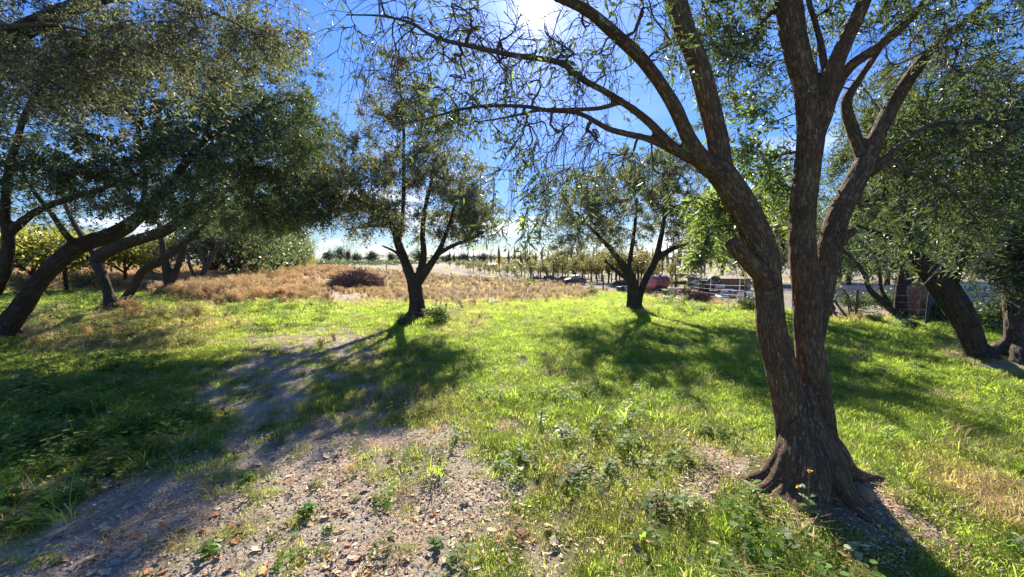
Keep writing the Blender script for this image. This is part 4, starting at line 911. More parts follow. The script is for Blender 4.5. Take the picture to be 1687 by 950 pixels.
# dry weeds of the field behind, and dry tufts nearer by
for d0, d1, den, sc in ((10, 20, 14, .75), (20, 40, 6, .95), (40, 78, 1.6, 1.2)):
    x, y = area_points(d0, d1, den); b_, s_, w_, q_ = zones(x, y); v = n2(x, y, .45, 3, 71); px, py = proj(x, y)
    orange = sstep(760, 520, px); tall = .55 + .75 * sstep(620, 380, px)
    put(bush, x, y, sc * tall * (.4 + .9 * rng.random(len(x))), np.clip(.08 + .62 * orange + (v - .5) * 1.0 + rng.normal(0, .12, len(x)), 0, 1), keep(x, y, sstep(.5, .9, s_) * (1 - b_) * (1 - q_) * sstep(.25, .5, v + .12)))
x, y = area_points(6.5, 20, 10); b_, s_, w_, q_ = zones(x, y); px, py = proj(x, y)
put(bush, x, y, .25 + .3 * rng.random(len(x)), np.clip(.1 + rng.random(len(x)) * .7, 0, 1), keep(x, y, s_ * (1 - b_) * (1 - q_) * .12 * (py < 600)))
for d0, d1, den in ((1.55, 4, 60), (4, 9, 40), (9, 22, 14)):
    x, y = area_points(d0, d1, den); b_, s_, w_, q_ = zones(x, y); v = n2(x, y, 3, 2, 81)
    put(straw, x, y, (.45 + .7 * rng.random(len(x))) * (1 - .4 * b_) * (1 if d0 < 9 else 1.5), np.clip(rng.random(len(x)), 0, 1), keep(x, y, np.clip(.12 + s_ * .9, 0, 1) * (1 - .55 * b_) * (1 - q_) * sstep(.3, .6, v) + .22 * b_ * (v > .5)) & clear_of_trunks(x, y))
# fallen leaves, stem bits and clods on the bare soil
for d0, d1, den in ((1.5, 4, 120), (4, 9, 40)):
    x, y = area_points(d0, d1, den); b_, s_, w_, q_ = zones(x, y); v = n2(x, y, 1.9, 2, 91)
    put(lit, x, y, .6 + .7 * rng.random(len(x)), rng.random(len(x)), keep(x, y, (.22 + .78 * b_) * (1 - q_) * sstep(.2, .5, v)))
    x, y = area_points(d0, d1, den); b_, s_, w_, q_ = zones(x, y)
    put(clod, x, y, .6 + .9 * rng.random(len(x)), rng.random(len(x)), keep(x, y, sstep(.2, .7, b_) * (1 - q_)))
a_ = rng.uniform(0, 6.283, 420); r_ = .33 + .5 * rng.random(420) ** 1.5; x, y = T1B.x + r_ * np.cos(a_) * 1.25, T1B.y + .05 + r_ * np.sin(a_)
put(lit, x, y, .5 + .6 * rng.random(420), rng.random(420), np.ones(420, bool)); put(clod, x, y, .5 + .6 * rng.random(420), rng.random(420), rng.random(420) < .4)
a_ = rng.uniform(0, 6.283, 130); r_ = .42 + .35 * rng.random(130); x, y = T1B.x + r_ * np.cos(a_) * 1.2, T1B.y + r_ * np.sin(a_)
put(lawn, x, y, .6 + .6 * rng.random(130), rng.random(130) * .5, rng.random(130) < .6)
for nm, L_, nv, coll in (('grass', lawn, 4, C_lawn), ('lawn_grass', far, 3, C_far), ('long_grass', long_, 3, C_long), ('ground_weeds', weed, 5, C_weed), ('dry_undergrowth', bush, 4, C_bush), ('leaf_litter', lit, 3, C_lit), ('gravel', clod, 3, C_clod), ('dry_grass', straw, 3, C_straw)):
    P_, S_, D_ = [np.concatenate([q[i] for q in L_]) for i in range(3)]
    scatter(nm, P_, S_, nv, D_, coll, tilt=.12 if nm != 'gravel' else 0)
    print(nm, len(P_))
# ------------------------------------------------------------------ trees and fields behind
def clump_crown(rs, rx, rz, h0, n, size, ratio=.5, clumps=14, gap=.55, column=False):
    """many small leaves gathered in clumps through the crown's volume -> diamonds"""
    c = unit(rs.normal(0, 1, (clumps, 3))) * (rs.random((clumps, 1)) ** .5) * np.array([rx, rx, rz]) * .78 + np.array([0, 0, h0 + rz])
    w_ = rs.choice(clumps, n); r = (np.array([rx, rx, rz]) * gap * (.6 + .6 * rs.random((clumps, 1))))[w_]
    p = c[w_] + np.clip(rs.normal(0, .5, (n, 3)), -1.2, 1.2) * r
    if column: p[:, :2] *= np.clip(1.15 - (p[:, 2:3] - h0) / (2 * rz) * .9, .1, 1)
    a = unit(rs.normal(0, 1, (n, 3))); b_ = unit(np.cross(a, rs.normal(0, 1, (n, 3)))); s_ = size * (.6 + .8 * rs.random((n, 1)))
    return np.stack([p - a * s_ * .5, p + b_ * s_ * ratio * .5, p + a * s_ * .5, p - b_ * s_ * ratio * .5], 1)
def proto_tree(name, rs, h, r, h0, leafm, barkm, n, size, clumps=14, stems=5, trunk_r=.06, column=False, ratio=.55, gap=.55):
    """a tree made once: trunk (with limbs) and crown meshes to share between copies"""
    z1 = h0 + (h - h0) * .35; P_ = [np.array([[0, 0, -.1, trunk_r * 1.25], [.02, 0, h0 * .5, trunk_r], [0, .02, h0, trunk_r * .85], [.03, .02, z1, trunk_r * .6], [.02, 0, h * .85, trunk_r * .12]])]
    for i in range(stems):
        a = i * 6.283 / stems + rs.random(); q = rs.uniform(.5, .9) * r; zz = h0 * rs.uniform(.75, 1.1)
        P_.append(np.array([[0, 0, zz, trunk_r * .6], [q * .4 * math.cos(a), q * .4 * math.sin(a), zz + (h - h0) * .25, trunk_r * .45], [q * math.cos(a), q * math.sin(a), zz + (h - h0) * rs.uniform(.45, .75), trunk_r * .1]]))
    V_, F_, B_ = tubes([catmull(p, .25) for p in P_], 6)
    tm = mesh_np('trunk', V_, [F_], barkm, True, {'bark': B_})
    cm_ = leaf_mesh('crown', clump_crown(rs, r, (h - h0) / 2, h0, n, size, ratio, clumps, gap, column), leafm, rs)
    return tm, cm_
def place_tree(name, pr, label, cat, loc, s=1., rz=0., group=None, sz=None):
    root = empty(name, loc); tag(root, label, cat, group); root.rotation_euler.z = rz; root.scale = (s, s, sz or s)
    link_obj('trunk', pr[0], root); link_obj('crown', pr[1], root); return root
M['poplar_leaf'] = leafy('poplar_leaf', (.26, .23, .12), (.28, .26, .15), .3, (.42, .36, .14), .6, .2, alt=(.4, .3, .06), altp=.3)
r9 = np.random.default_rng(99)
ORD = ('first second third fourth fifth sixth seventh eighth ninth tenth eleventh twelfth thirteenth fourteenth fifteenth sixteenth seventeenth eighteenth nineteenth twentieth twenty-first twenty-second twenty-third twenty-fourth twenty-fifth twenty-sixth twenty-seventh twenty-eighth').split()
# hedge row of olives continuing back on the left
hedge = [proto_tree('hedge', r9, 5.2, 2.9, .5, M['hedge_leaf'], M['bark'], 9000, .17, 26, 6, .16) for _ in range(2)]
for i, (px, d, h, lab) in enumerate(((418, 31, 5.9, 'broad grey green tree behind the orange weeds, nearest of the receding hedge'), (452, 38, 5.6, 'second tree of the receding grey green hedge'), (473, 47, 5.2, 'third tree of the receding grey green hedge'), (488, 58, 5., 'tree of the receding hedge next to the yellow tree'), (385, 27, 6.2, 'leafy tree of the hedge half behind the reddish V stemmed olive'), (350, 31, 6., 'tree of the hedge behind the third olive trunk'))):
    p = P(px, 430, d); place_tree('hedge_tree', hedge[i % 2], lab, 'tree', (p.x, d, 0), h / 5.2, i * 1.3, 'trees of the receding hedge')
yt = proto_tree('yellow', r9, 4.6, 1.9, .5, M['yellow_leaf'], M['bark'], 5000, .2, 16, 4, .12)
p = P(501, 430, 68); place_tree('yellow_tree', yt, 'bright yellow autumn tree at the end of the left hedge', 'tree', (p.x, 68, 0), 1.0)
vine = [proto_tree('vine', r9, 3.0, 2.1, 1.1, M['vine_leaf'], M['bark'], 4200, .17, 16, 4, .08) for _ in range(2)]
for i, (px, d, s_, lab) in enumerate(((52, 17, 1.0, 'yellow leaved tree framed between the two dark left stems'), (105, 19, 1.0, 'yellow green tree above the leaning left trunk'), (205, 21, .95, 'yellow green tree on a straight stem between the V trunks'), (248, 25, 1., 'yellow green tree behind the third olive trunk'), (160, 27, 1.1, 'yellow tree hidden behind the second olive trunk'), (10, 24, 1.2, 'yellow tree behind the left edge stem'))):
    p = P(px, 430, d); place_tree('yellow_tree', vine[i % 2], lab, 'tree', (p.x, d, 0), s_, i * 2.1, 'yellow trees behind the left olives')
gb = proto_tree('bush', r9, 1.15, .75, .0, M['olive_grey'], M['twig'], 5000, .06, 18, 7, .02)
for px, py, s_, lab in ((140, 478, 1., 'fuzzy grey green shrub between the leaning trunk and the V trunk'), (40, 485, .9, 'grey green shrub behind the leaning left trunk'), (245, 470, .8, 'low grey green shrub between the V trunk and the thick short trunk')):
    g = G(px, py); place_tree('shrub', gb, lab, 'shrub', (g.x, g.y, 0), s_ * (1.1 if px < 200 else 1), px, 'grey shrubs under the left trees')
# ivy and suckers at the foot of trees and by the wall
iv = proto_tree('ivy', r9, .55, .42, .0, M['shrub_leaf'], M['twig'], 1600, .055, 14, 7, .008)
for px, py, s_, lab in ((722, 532, .85, 'dark leafy sucker shrub at the right foot of the mid lawn olive'), (664, 536, .55, 'small leafy sucker at the left foot of the mid lawn olive'), (1562, 530, 1.1, 'dark shrub against the pale block wall beside the dark post'), (1640, 545, 1.5, 'dark shrub at the pale wall between the two right trunks'), (1500, 541, .4, 'low weedy shrub at the foot of the brown brick wall'), (1440, 530, .45, 'low shrub at the foot of the small curved stem olive'), (1232, 512, .8, 'small green shrub at the foot of the rusty fence post by the big trunk'), (1405, 512, 1.0, 'leafy shrub in front of the grey sheet fence beside the hoses'), (1455, 508, 1.1, 'leafy shrub in front of the grey sheet fence by the small olive'), (975, 487, .6, 'dark green clump at the edge of the dry weeds')):
    g = G(px, py); place_tree('leafy_shrub', iv, lab, 'shrub', (g.x, g.y, 0), s_, px * .7, 'leafy shrubs')
# orchard of small trees across the yard
orch = [proto_tree('orchard', r9, 1.75, .62, .55, M['orchard_leaf'], M['bark'], 700, .11, 9, 4, .045, gap=.6) for _ in range(4)]
n_o = 0
for row in range(7):
    xa, xb = G(770 - row * 6, 450.5 - row * 1.7), G(1075 + row * 10, 473 - row * 3.2)
    n_r = 20
    for k in range(n_r):
        f = (k + .5 + rng.uniform(-.18, .18)) / n_r; q = xa.lerp(xb, f ** .62 if row < 5 else f)
        if row > 1 and rng.random() < .14: continue
        s_ = rng.uniform(.72, 1.2) * (1 - .28 * (q.y > 32)); place_tree('orchard_tree', orch[(k + row) % 4], (ORD[k] + ' brownish green orchard tree from the left in the ' + ('front', 'second')[row] + ' row') if row < 2 else 'small brownish green orchard tree in the rows behind the front two', 'tree', (q.x, q.y, 0), s_, rng.uniform(0, 6), 'orchard trees in rows beyond the fence', s_ * (1.1 if q.y < 30 else .9)); n_o += 1
# distant trees on the horizon
ft = [proto_tree('far', r9, 5., 2.6, .4, M['far_leaf'], M['bark'], 1500, .42, 16, 4, .16) for _ in range(3)]
cf = proto_tree('conifer', r9, 8., 1.2, .3, M['far_leaf'], M['bark'], 1300, .4, 16, 3, .15, True)
fy = proto_tree('fary', r9, 5., 2., .4, M['yellow_leaf'], M['bark'], 1500, .35, 14, 4, .12)
pop = [proto_tree('pop', r9, 10., .95, .8, M['poplar_leaf'], M['bark_pale'], 1500, .40, 22, 12, .26, True) for _ in range(2)]
def far_tree(name, pr, h, px, ytop, ybase, wid, lab, grp):
    d = CAM_Z * FPX / (ybase - 425); top = P(px, ytop, d).z; s_ = top / h
    pt = P(px, 425, d); place_tree(name, pr, lab, 'tree', (pt.x, d, 0), s_ if not wid else wid * d / FPX / (2 * 2.6), px, grp, s_)
for i, (px, yt_, yb, wd, lab) in enumerate(((543, 409, 432, 26, 'dark round tree on the horizon just right of the yellow tree'), (560, 407, 431, 22, 'dark horizon tree left of the small single fence tree'), (573, 411, 434, 13, 'small dark tree on the horizon above the second fence post'), (588, 413, 433, 16, 'pale small tree on the horizon left of the round blue green tree'), (613, 413, 435, 23, 'round blue green tree standing alone on the far field'), (645, 416, 434, 18, 'low dark tree touching the left limb of the mid lawn olive'), (735, 418, 433, 22, 'dark tree on the horizon just right of the mid lawn olive'), (765, 417, 433, 20, 'dark conifer like tree left of the green clump on the horizon'), (795, 417, 434, 30, 'green bushy tree on the horizon left of the bare poplar'), (690, 408, 433, 26, 'tree seen between the forks of the mid lawn olive'), (905, 424, 437, 22, 'dark tree behind the white roof'), (1010, 420, 440, 26, 'tree behind the left limb of the twin trunk olive'))):
    far_tree('distant_tree', ft[i % 3], 5., px, yt_, yb, wd, lab, 'distant trees on the horizon')
for px, yt_, yb, wd, lab in ((823, 424, 440, 18, 'round yellow tree below the tallest bare poplar'), (850, 427, 440, 16, 'middle of the three yellow trees beyond the orchard'), (873, 425, 441, 18, 'yellow tree nearest the white roof')):
    far_tree('yellow_tree', fy, 5., px, yt_, yb, wd, lab, 'distant yellow trees')
for i, px in enumerate((741, 748, 756, 771, 780)):
    far_tree('conifer', cf, 8., px, 413 + (i * 7) % 5, 433, 0, ('first', 'second', 'third', 'fourth', 'last')[i] + ' dark pointed conifer counted rightwards from the mid lawn olive', 'conifers on the horizon')
for i, (px, yt_) in enumerate(((809, 412), (822, 402), (838, 410), (848, 404), (858, 412), (866, 406), (883, 414), (893, 407), (903, 411), (918, 408), (930, 412), (941, 405), (953, 410), (962, 414), (978, 406), (991, 411), (1004, 404), (1020, 410), (1088, 408), (1099, 402), (1110, 410), (1121, 400), (1134, 406), (1146, 398), (1158, 404), (1170, 400), (1182, 406), (1195, 402))):
    far_tree('poplar', pop[i % 2], 10., px, yt_, 438 + (i * 3) % 4, 0, ORD[i] + ' thin nearly bare poplar from the left in the line beyond the orchard', 'bare poplars beyond the orchard')
for i in range(16):
    px = (1058, 1066, 1075, 1083, 1092, 1101, 1109, 1118, 1128, 1139, 1150, 1161, 1172, 935, 962, 1000)[i]; yt_ = 404 + (i * 11) % 19
    far_tree('poplar', pop[i % 2], 10., px, yt_, 447 + (i * 5) % 4, 0, ORD[i] + ' slender yellowish poplar in the nearer screen behind the scrap yard', 'slender poplars behind the scrap yard')
gw = [proto_tree('willow', r9, 5.5, 2.3, 1.0, M['hedge_leaf'], M['bark'], 7000, .15, 20, 5, .12) for _ in range(2)]
for i, (px, d, s_, lab) in enumerate(((1190, 30, .95, 'grey green tree behind the yard, left of the big trunk'), (1225, 26, .8, 'grey green tree above the low brick shed'), (1275, 24, 1.1, 'tall green tree seen between the big trunk and its fork'), (1308, 30, 1.2, 'green tree filling the gap between the big stems'), (1400, 24, 1., 'green tree behind the black hoses'), (1465, 20, .95, 'green tree behind the small curved stem olive'), (1560, 17, 1., 'green tree behind the pale wall'), (1650, 16, 1.1, 'green tree behind the pale wall at the right edge'), (1430, 18, .6, 'low green bush like tree behind the sheet fence'), (1500, 17, .62, 'low green tree just behind the brown brick wall'), (1385, 19, .55, 'low green tree above the black hoses'))):
    p = P(px, 430, d); place_tree('yard_tree', gw[i % 2], lab, 'tree', (p.x, d, 0), s_, i * 1.7, 'green trees behind the yard')
# far wood that reads as one mass, and low crop rows
rs_ = np.random.default_rng(5); Q = []
for k in range(420):
    a = rs_.uniform(-1.35, 1.35); d = rs_.uniform(260, 420); h = rs_.uniform(2.2, 5.5); q = clump_crown(rs_, rs_.uniform(3, 6), h / 2, .0, 90, 1.1, .6, 6); q = q + np.array([math.tan(a) * d, d, 0]); Q.append(q)
tag(link_obj('far_woods', leaf_mesh('far_woods', np.vstack(Q), M['far_leaf'], rs_)), kind='stuff')
Q = []
for row, (d, x0, x1) in enumerate(((92, -48, -24), (110, -56, -20), (128, -66, -24), (150, -80, -10), (175, -90, 30))):
    n = int((x1 - x0) * 45); p = np.stack([rs_.uniform(x0, x1, n), d + rs_.normal(0, .5, n), rs_.random(n) * .9], -1); a = unit(rs_.normal(0, 1, (n, 3))); b_ = unit(np.cross(a, rs_.normal(0, 1, (n, 3)))); Q.append(np.stack([p - a * .2, p + b_ * .12, p + a * .2, p - b_ * .12], 1))
tag(link_obj('crop_foliage', leaf_mesh('crop_foliage', np.vstack(Q), M['hedge_leaf'], rs_)), kind='stuff')

# ------------------------------------------------------------------ fence
M['post'] = plain('weathered_post', (.16, .12, .09), .9, (.09, .065, .05), 12, .4)
M['rust_post'] = plain('rusty_post', (.20, .10, .06), .85, (.11, .06, .04), 14, .3)
M['wire'] = plain('fence_wire', (.55, .54, .52), .45, (.38, .37, .36), 20, 0, .3)
M['white'] = plain('white_paint', (.78, .78, .76), .6, (.62, .61, .58), 5, .1)
M['pale_metal'] = plain('pale_metal', (.60, .62, .64), .5, (.42, .43, .45), 5, .1, .2)
M['black'] = plain('black_rubber', (.03, .03, .032), .55, (.05, .05, .05), 12, .2)
M['maroon'] = plain('maroon_paint', (.30, .06, .07), .5, (.20, .07, .07), 3, .1)
M['pinkish'] = plain('faded_pink_paint', (.48, .17, .19), .6, (.36, .12, .13), 3, .1)
M['brick'] = plain('brown_brick', (.46, .28, .18), .9, (.36, .21, .14), 5, .5)
M['brick_dark'] = plain('dark_brick', (.34, .20, .13), .9, (.25, .15, .10), 6, .5)
M['mortar'] = plain('grey_mortar', (.33, .30, .27), .95, (.24, .22, .2), 9, .4)
M['block'] = plain('pale_block', (.50, .49, .48), .9, (.37, .36, .36), 4, .5)
M['sheet'] = plain('grey_sheet', (.36, .37, .38), .6, (.24, .24, .25), 3, .2, .1)
M['timber'] = plain('old_timber', (.26, .19, .13), .9, (.15, .11, .08), 10, .4)
M['orange_tile'] = plain('orange_tile', (.42, .19, .10), .85, (.28, .13, .08), 8, .3)
M['blue'] = plain('faded_blue', (.25, .36, .52), .6, (.18, .26, .38), 5, .1)
M['dark_metal'] = plain('dark_metal', (.07, .065, .065), .6, (.11, .08, .06), 6, .3, .3)
M['stone'] = plain('pale_stone', (.40, .37, .33), .9, (.27, .25, .22), 9, .6)
fence = empty('wire_fence', FENCE[4]); tag(fence, 'old wire fence on thin posts between the dry field and the scrap yard', 'fence')
FO = Vector(FENCE[4]); FO.z = 0
tops = []
for (px, yb), yt_ in zip(FENCE_PX, (425, 428, 433, 440, 447, 449, 447, 447, 453, 462, 468, 474, 476, 483)):
    g = G(px, yb); t_ = P(px, yt_, g.y); tops.append((g, t_.z)); lean = Vector((random.uniform(-.03, .03), 0, 0)); r_ = .035 if g.y < 30 else .06
    m_ = MB().cyl(Vector((g.x, g.y, -.15)) - FO, Vector((g.x, g.y, t_.z * .6)) + lean * .5 - FO, r_, r_ * .95, 8).cyl(Vector((g.x, g.y, t_.z * .6)) + lean * .5 - FO, Vector((g.x, g.y, t_.z)) + lean - FO, r_ * .95, r_ * .8, 8)
    m_.build('post', M['rust_post'] if px in (1227.5,) else M['black'] if px == 1526 else M['post'], fence)
g = FENCE[0]; MB().cyl(Vector((g.x + .1, g.y - .1, .95)) - FO, Vector((g.x + 1.25, g.y - .6, -.05)) - FO, .045, .045, 8).build('brace', M['post'], fence)
for k in range(4):
    m_ = MB()
    for (g0, h0), (g1, h1) in zip(tops[:-1], tops[1:]):
        pts = []
        for j in range(7):
            f = j / 6; q = g0.lerp(g1, f); z = (h0 * (1 - f) + h1 * f) * (.28 + .22 * k) - .05 * math.sin(math.pi * f); pts.append(Vector((q.x, q.y, z)) - FO)
        m_.tube(pts, .0011 if g0.y < 13 else .003 if g0.y < 32 else .006, 4)
    m_.build('wire', M['wire'], fence)
# brush piles
def brush(name, label, px, py, wpx, hpx, n, mat, seed, group=None, thick=.012, depth=None):
    rs_ = np.random.default_rng(seed); g = G(px, py); d = depth or g.y; a_ = wpx / FPX * d / 2; h = hpx / FPX * d; paths = []
    for i in range(n):
        v = unit(rs_.normal(0, 1, (1, 3)))[0] * rs_.random() ** .35; c = np.array([v[0] * a_, v[1] * a_ * .7, abs(v[2]) * h * .85 * (1 - .35 * abs(v[0])) + .04])
        dr = unit((rs_.normal(0, 1, 3) * np.array([1, 1, .45]))[None])[0]; L_ = rs_.uniform(.25, .7) * min(1.2, a_)
        k = rs_.normal(0, .12, 3) * L_; p = np.array([c - dr * L_ / 2, c + k, c + dr * L_ / 2]); p[:, 2] = np.maximum(p[:, 2], .02); r_ = thick * rs_.uniform(.5, 1.5)
        paths.append(np.column_stack([p, [r_, r_ * .9, r_ * .5]]))
    V_, F_, B_ = tubes(paths, 4); o = link_obj(name, mesh_np(name, V_, [F_], mat, False, {'bark': B_})); o.location = (g.x, d, 0); o['kind'] = 'thing'; tag(o, label, 'brush pile', group); return o
brush('brush_pile', 'reddish brown heap of cut branches in the dry field left of the mid lawn olive', 587, 474, 92, 34, 1700, M['brush'], 3, None, .016)
brush('brush_pile', 'small dark brown heap of cut wood at the fence below the ladder', 1150, 497, 42, 20, 420, M['brush'], 4, None, .018)
M['greybrush'] = plain('grey_brush', (.13, .11, .11), .9, (.08, .065, .065), 10, .2)
for i, (px, py, wp, hp, lab) in enumerate(((884, 463, 26, 8, 'grey heap of prunings left of the fence post in the far yard'), (905, 464, 28, 11, 'long grey heap of prunings beyond the dry weeds'), (928, 467, 30, 12, 'dark heap of prunings left of the abandoned car'), (1025, 470, 30, 7, 'low grey scrap heap left of the twin trunk olive'))):
    brush('pruning_heap', lab, px, py, wp, hp, 260, M['greybrush'], 20 + i, 'heaps of prunings in the yard', .03)

# ------------------------------------------------------------------ scrap yard
def at(px, py): g = G(px, py); return Vector((g.x, g.y, 0))
def px_m(n, d): return n / FPX * d
def turned(root, px): root.rotation_euler.z = random.uniform(-.15, .15) if px is None else px
# abandoned car
c = at(947, 470); t = empty('abandoned_car', c); tag(t, 'dark abandoned car by the heaps of prunings beyond the fence', 'car'); t.rotation_euler.z = .15
prof = [(-.62, .14), (-.64, .30), (-.55, .38), (-.32, .42), (-.16, .60), (.20, .61), (.36, .45), (.60, .40), (.64, .26), (.63, .14)]
V_ = [(x, y * .27, z) for y in (-1, 1) for x, z in prof]; n = len(prof); F_ = [tuple(range(n)), tuple(range(2 * n - 1, n - 1, -1))] + [(k, n + k, n + (k + 1) % n, (k + 1) % n) for k in range(n)]
MB().add(V_, F_).build('body', M['dark_metal'], t, .02)
M['glass'] = plain('dusty_glass', (.30, .34, .38), .25, (.2, .23, .26), 6, 0)
MB().add([(-.29, y, z) for y in (0,) for z in (0,)] and [(-.29, -.274, .43), (.02, -.274, .43), (.02, -.274, .575), (-.15, -.274, .575)], [(0, 1, 2, 3)]).add([(.05, -.274, .43), (.31, -.274, .45), (.19, -.274, .58), (.05, -.274, .58)], [(0, 1, 2, 3)]).build('side_window', M['glass'], t)
for x in (-.4, .4):
    for y in (-.25, .25):
        wv = MB().cyl((x, y - .045, .13), (x, y + .045, .13), .13, .13, 14).build('wheel', M['black'], t); MB().cyl((x, y - .05, .13), (x, y + .05, .13), .07, .07, 10).build('rim', M['pale_metal'], wv)
# red tank trailer
c = at(1084, 480); t = empty('tank_trailer', c); tag(t, 'faded red round tank trailer with a dark side behind the twin trunk olive', 'trailer'); t.rotation_euler.z = .55; t.scale = (.62,) * 3
b_ = MB(); R_ = .50
for k in range(6): b_.cyl((-.75 + k * .25, 0, .75), (-.5 + k * .25, 0, .75), R_, R_, 24, False)
b_.build('tank', M['maroon'], t, smooth=True)
e_ = MB(); e2 = MB()
for a, r0, r1 in ((.75, R_, R_ * .86), (.83, R_ * .86, R_ * .5), (.87, R_ * .5, .02)):
    nx = {.75: .83, .83: .87, .87: .88}[a]; e_.cyl((-a, 0, .75), (-nx, 0, .75), r0, r1, 24, False); e2.cyl((a, 0, .75), (nx, 0, .75), r0, r1, 24, False)
e_.build('end_cap', M['pinkish'], t, smooth=True); e2.build('end_cap', M['pinkish'], t, smooth=True)
for x in (-.72, 0, .72): MB().cyl((x - .03, 0, .75), (x + .03, 0, .75), R_ + .015, R_ + .015, 24).build('band', M['dark_metal'], t)
MB().cyl((.1, 0, 1.22), (.1, 0, 1.33), .14, .14, 14).build('hatch', M['dark_metal'], t)
MB().box((0, 0, .24), (1.7, .5, .09)).cyl((.85, 0, .24), (1.35, 0, .2), .03, .03, 8).build('chassis', M['dark_metal'], t)
for y in (-.36, .36): MB().cyl((-.1, y - .07, .19), (-.1, y + .07, .19), .2, .2, 16).build('wheel', M['black'], t)
# timber rack
c = at(1126, 474); t = empty('timber_rack', c); tag(t, 'open dark rack frame of four posts carrying boards behind the fence', 'rack')
h = .68
for x, y in ((-.5, -.25), (.5, -.25), (-.5, .35), (.5, .35)): MB().box((x, y, h / 2), (.07, .07, h)).build('post', M['dark_metal'], t)
for y in (-.25, .35): MB().box((0, y, h + .03), (1.12, .06, .06)).build('rail', M['dark_metal'], t)
for k in range(5): MB().box((-.0, -.2 + k * .13, h * .5 + .02 * (k % 2)), (1.3 + .2 * (k % 3), .1, .04), .03 * k).build('board', M['timber'], t)
for k in range(4): MB().box((.05, -.2 + k * .16, .22 + .05 * (k % 2)), (1.5, .12, .05), -.04 * k).build('board', M['timber'], t)
# stack of orange tiles
c = at(1118, 483); t = empty('tile_stack', c); tag(t, 'long low stack of orange roof tiles in front of the timber rack', 'tiles'); tm_ = MB().box((0, 0, 0), (.16, .36, .028)).build('tile', M['orange_tile'], t).data
for o in list(t.children): bpy.data.objects.remove(o)
for r_ in range(7):
    for k in range(6):
        o = link_obj('tile', tm_, t); o.location = (-.45 + k * .18 + random.uniform(-.012, .012), random.uniform(-.02, .02), .02 + r_ * .036); o.rotation_euler.z = random.uniform(-.06, .06)
# pallet tables with scrap
c = at(1106, 487); t = empty('scrap_bench', c); tag(t, 'pale topped low bench left of the orange tiles behind the fence', 'bench')
for x, y in ((-.3, -.15), (.3, -.15), (-.3, .15), (.3, .15)): MB().box((x, y, .11), (.05, .05, .22)).build('leg', M['dark_metal'], t)
MB().box((0, 0, .24), (.75, .4, .04), 0, 0, .05).build('bench_top', M['stone'], t, .008)
# ladder
c = at(1148, 483); t = empty('ladder', c); tag(t, 'short grey ladder leaning upright beside the dark shed', 'ladder'); t.rotation_euler.x = .12
for x in (-.13, .13): MB().box((x, 0, .42), (.035, .03, .84)).build('rail', M['pale_metal'], t)
for k in range(5): MB().cyl((-.13, 0, .1 + k * .16), (.13, 0, .1 + k * .16), .014, .014, 6).build('rung', M['pale_metal'], t)
# low brick shed
c = at(1197, 478); t = empty('brick_shed', c); tag(t, 'low brown brick shed with a flat roof behind the yard', 'shed')
W_, H_ = 2.45, .56
MB().box((0, .8, H_ / 2), (W_, 1.5, H_)).build('wall', M['mortar'], t)
bm_ = MB().box((0, 0, 0), (.235, .05, .085)).build('brick', M['brick'], t, .006).data
for o in list(t.children):
    if o.name.startswith('brick'): bpy.data.objects.remove(o)
b2 = bm_.copy(); b2.materials[0] = M['brick_dark']
for r_ in range(5):
    for k in range(9):
        x = -1.06 + k * .25 + (.06 if r_ % 2 else -.06)
        if .5 < x < 1.0 and r_ < 4: continue
        o = link_obj('brick', b2 if random.random() < .3 else bm_, t); o.location = (x, .045 + random.uniform(-.006, .006), .07 + r_ * .1)
MB().box((.76, .06, .23), (.46, .05, .46)).build('door', M['dark_metal'], t)
MB().box((0, .7, H_ + .045), (W_ + .2, 1.9, .05), 0, .03).build('roof', M['timber'], t)
# barrel, tyre, white stove, crate
c = at(1160, 484); t = empty('barrel', c); tag(t, 'dark steel drum standing right of the ladder', 'barrel')
MB().cyl((0, 0, 0), (0, 0, .62), .23, .23, 18).build('drum', M['dark_metal'], t, smooth=False)
for z in (.02, .21, .42, .61): MB().cyl((0, 0, z - .012), (0, 0, z + .012), .243, .243, 18).build('hoop', M['black'], t)
c = at(1176, 485); t = empty('tractor_tyre', c); tag(t, 'big black tyre standing on edge left of the white stove', 'tyre'); t.rotation_euler.z = .3
b_ = MB()
for k in range(28):
    a0, a1 = 6.283 * k / 28, 6.283 * (k + 1) / 28; b_.cyl((.31 * math.cos(a0), 0, .42 + .31 * math.sin(a0)), (.31 * math.cos(a1), 0, .42 + .31 * math.sin(a1)), .11, .11, 10, False)
b_.build('tread', M['black'], t, smooth=True); MB().cyl((0, -.04, .42), (0, .04, .42), .19, .19, 16).build('rim', M['maroon'], t)
c = at(1187, 486); t = empty('old_stove', c); tag(t, 'white discarded stove standing in the yard', 'stove'); t.rotation_euler.z = -.1
MB().box((0, .2, .25), (.36, .36, .42)).build('body', M['white'], t, .012); MB().box((0, .005, .22), (.30, .03, .26)).build('oven_door', M['pale_metal'], t, .006)
MB().cyl((-.11, -.03, .33), (.11, -.03, .33), .01, .01, 6).build('handle', M['dark_metal'], t); MB().box((0, .36, .50), (.36, .03, .10)).build('splash_back', M['white'], t)
for x in (-.12, -.04, .04, .12): MB().cyl((x, .02, .41), (x, -.02, .41), .018, .018, 8).build('knob', M['dark_metal'], t)
for x in (-.15, .15): MB().box((x, .2, .02), (.03, .3, .04)).build('foot', M['dark_metal'], t)
c = at(1212, 488); t = empty('wooden_crate', c); tag(t, 'low slatted grey crate right of the white stove', 'crate')
for z in (.05, .12, .19):
    MB().box((0, -.14, z), (.4, .015, .05)).build('slat', M['timber'], t); MB().box((0, .14, z), (.4, .015, .05)).build('slat', M['timber'], t)
for x in (-.19, .19):
    for y in (-.12, .12): MB().box((x, y, .11), (.03, .03, .22)).build('corner_post', M['timber'], t)
MB().box((0, 0, .015), (.38, .27, .02)).build('base_board', M['timber'], t)
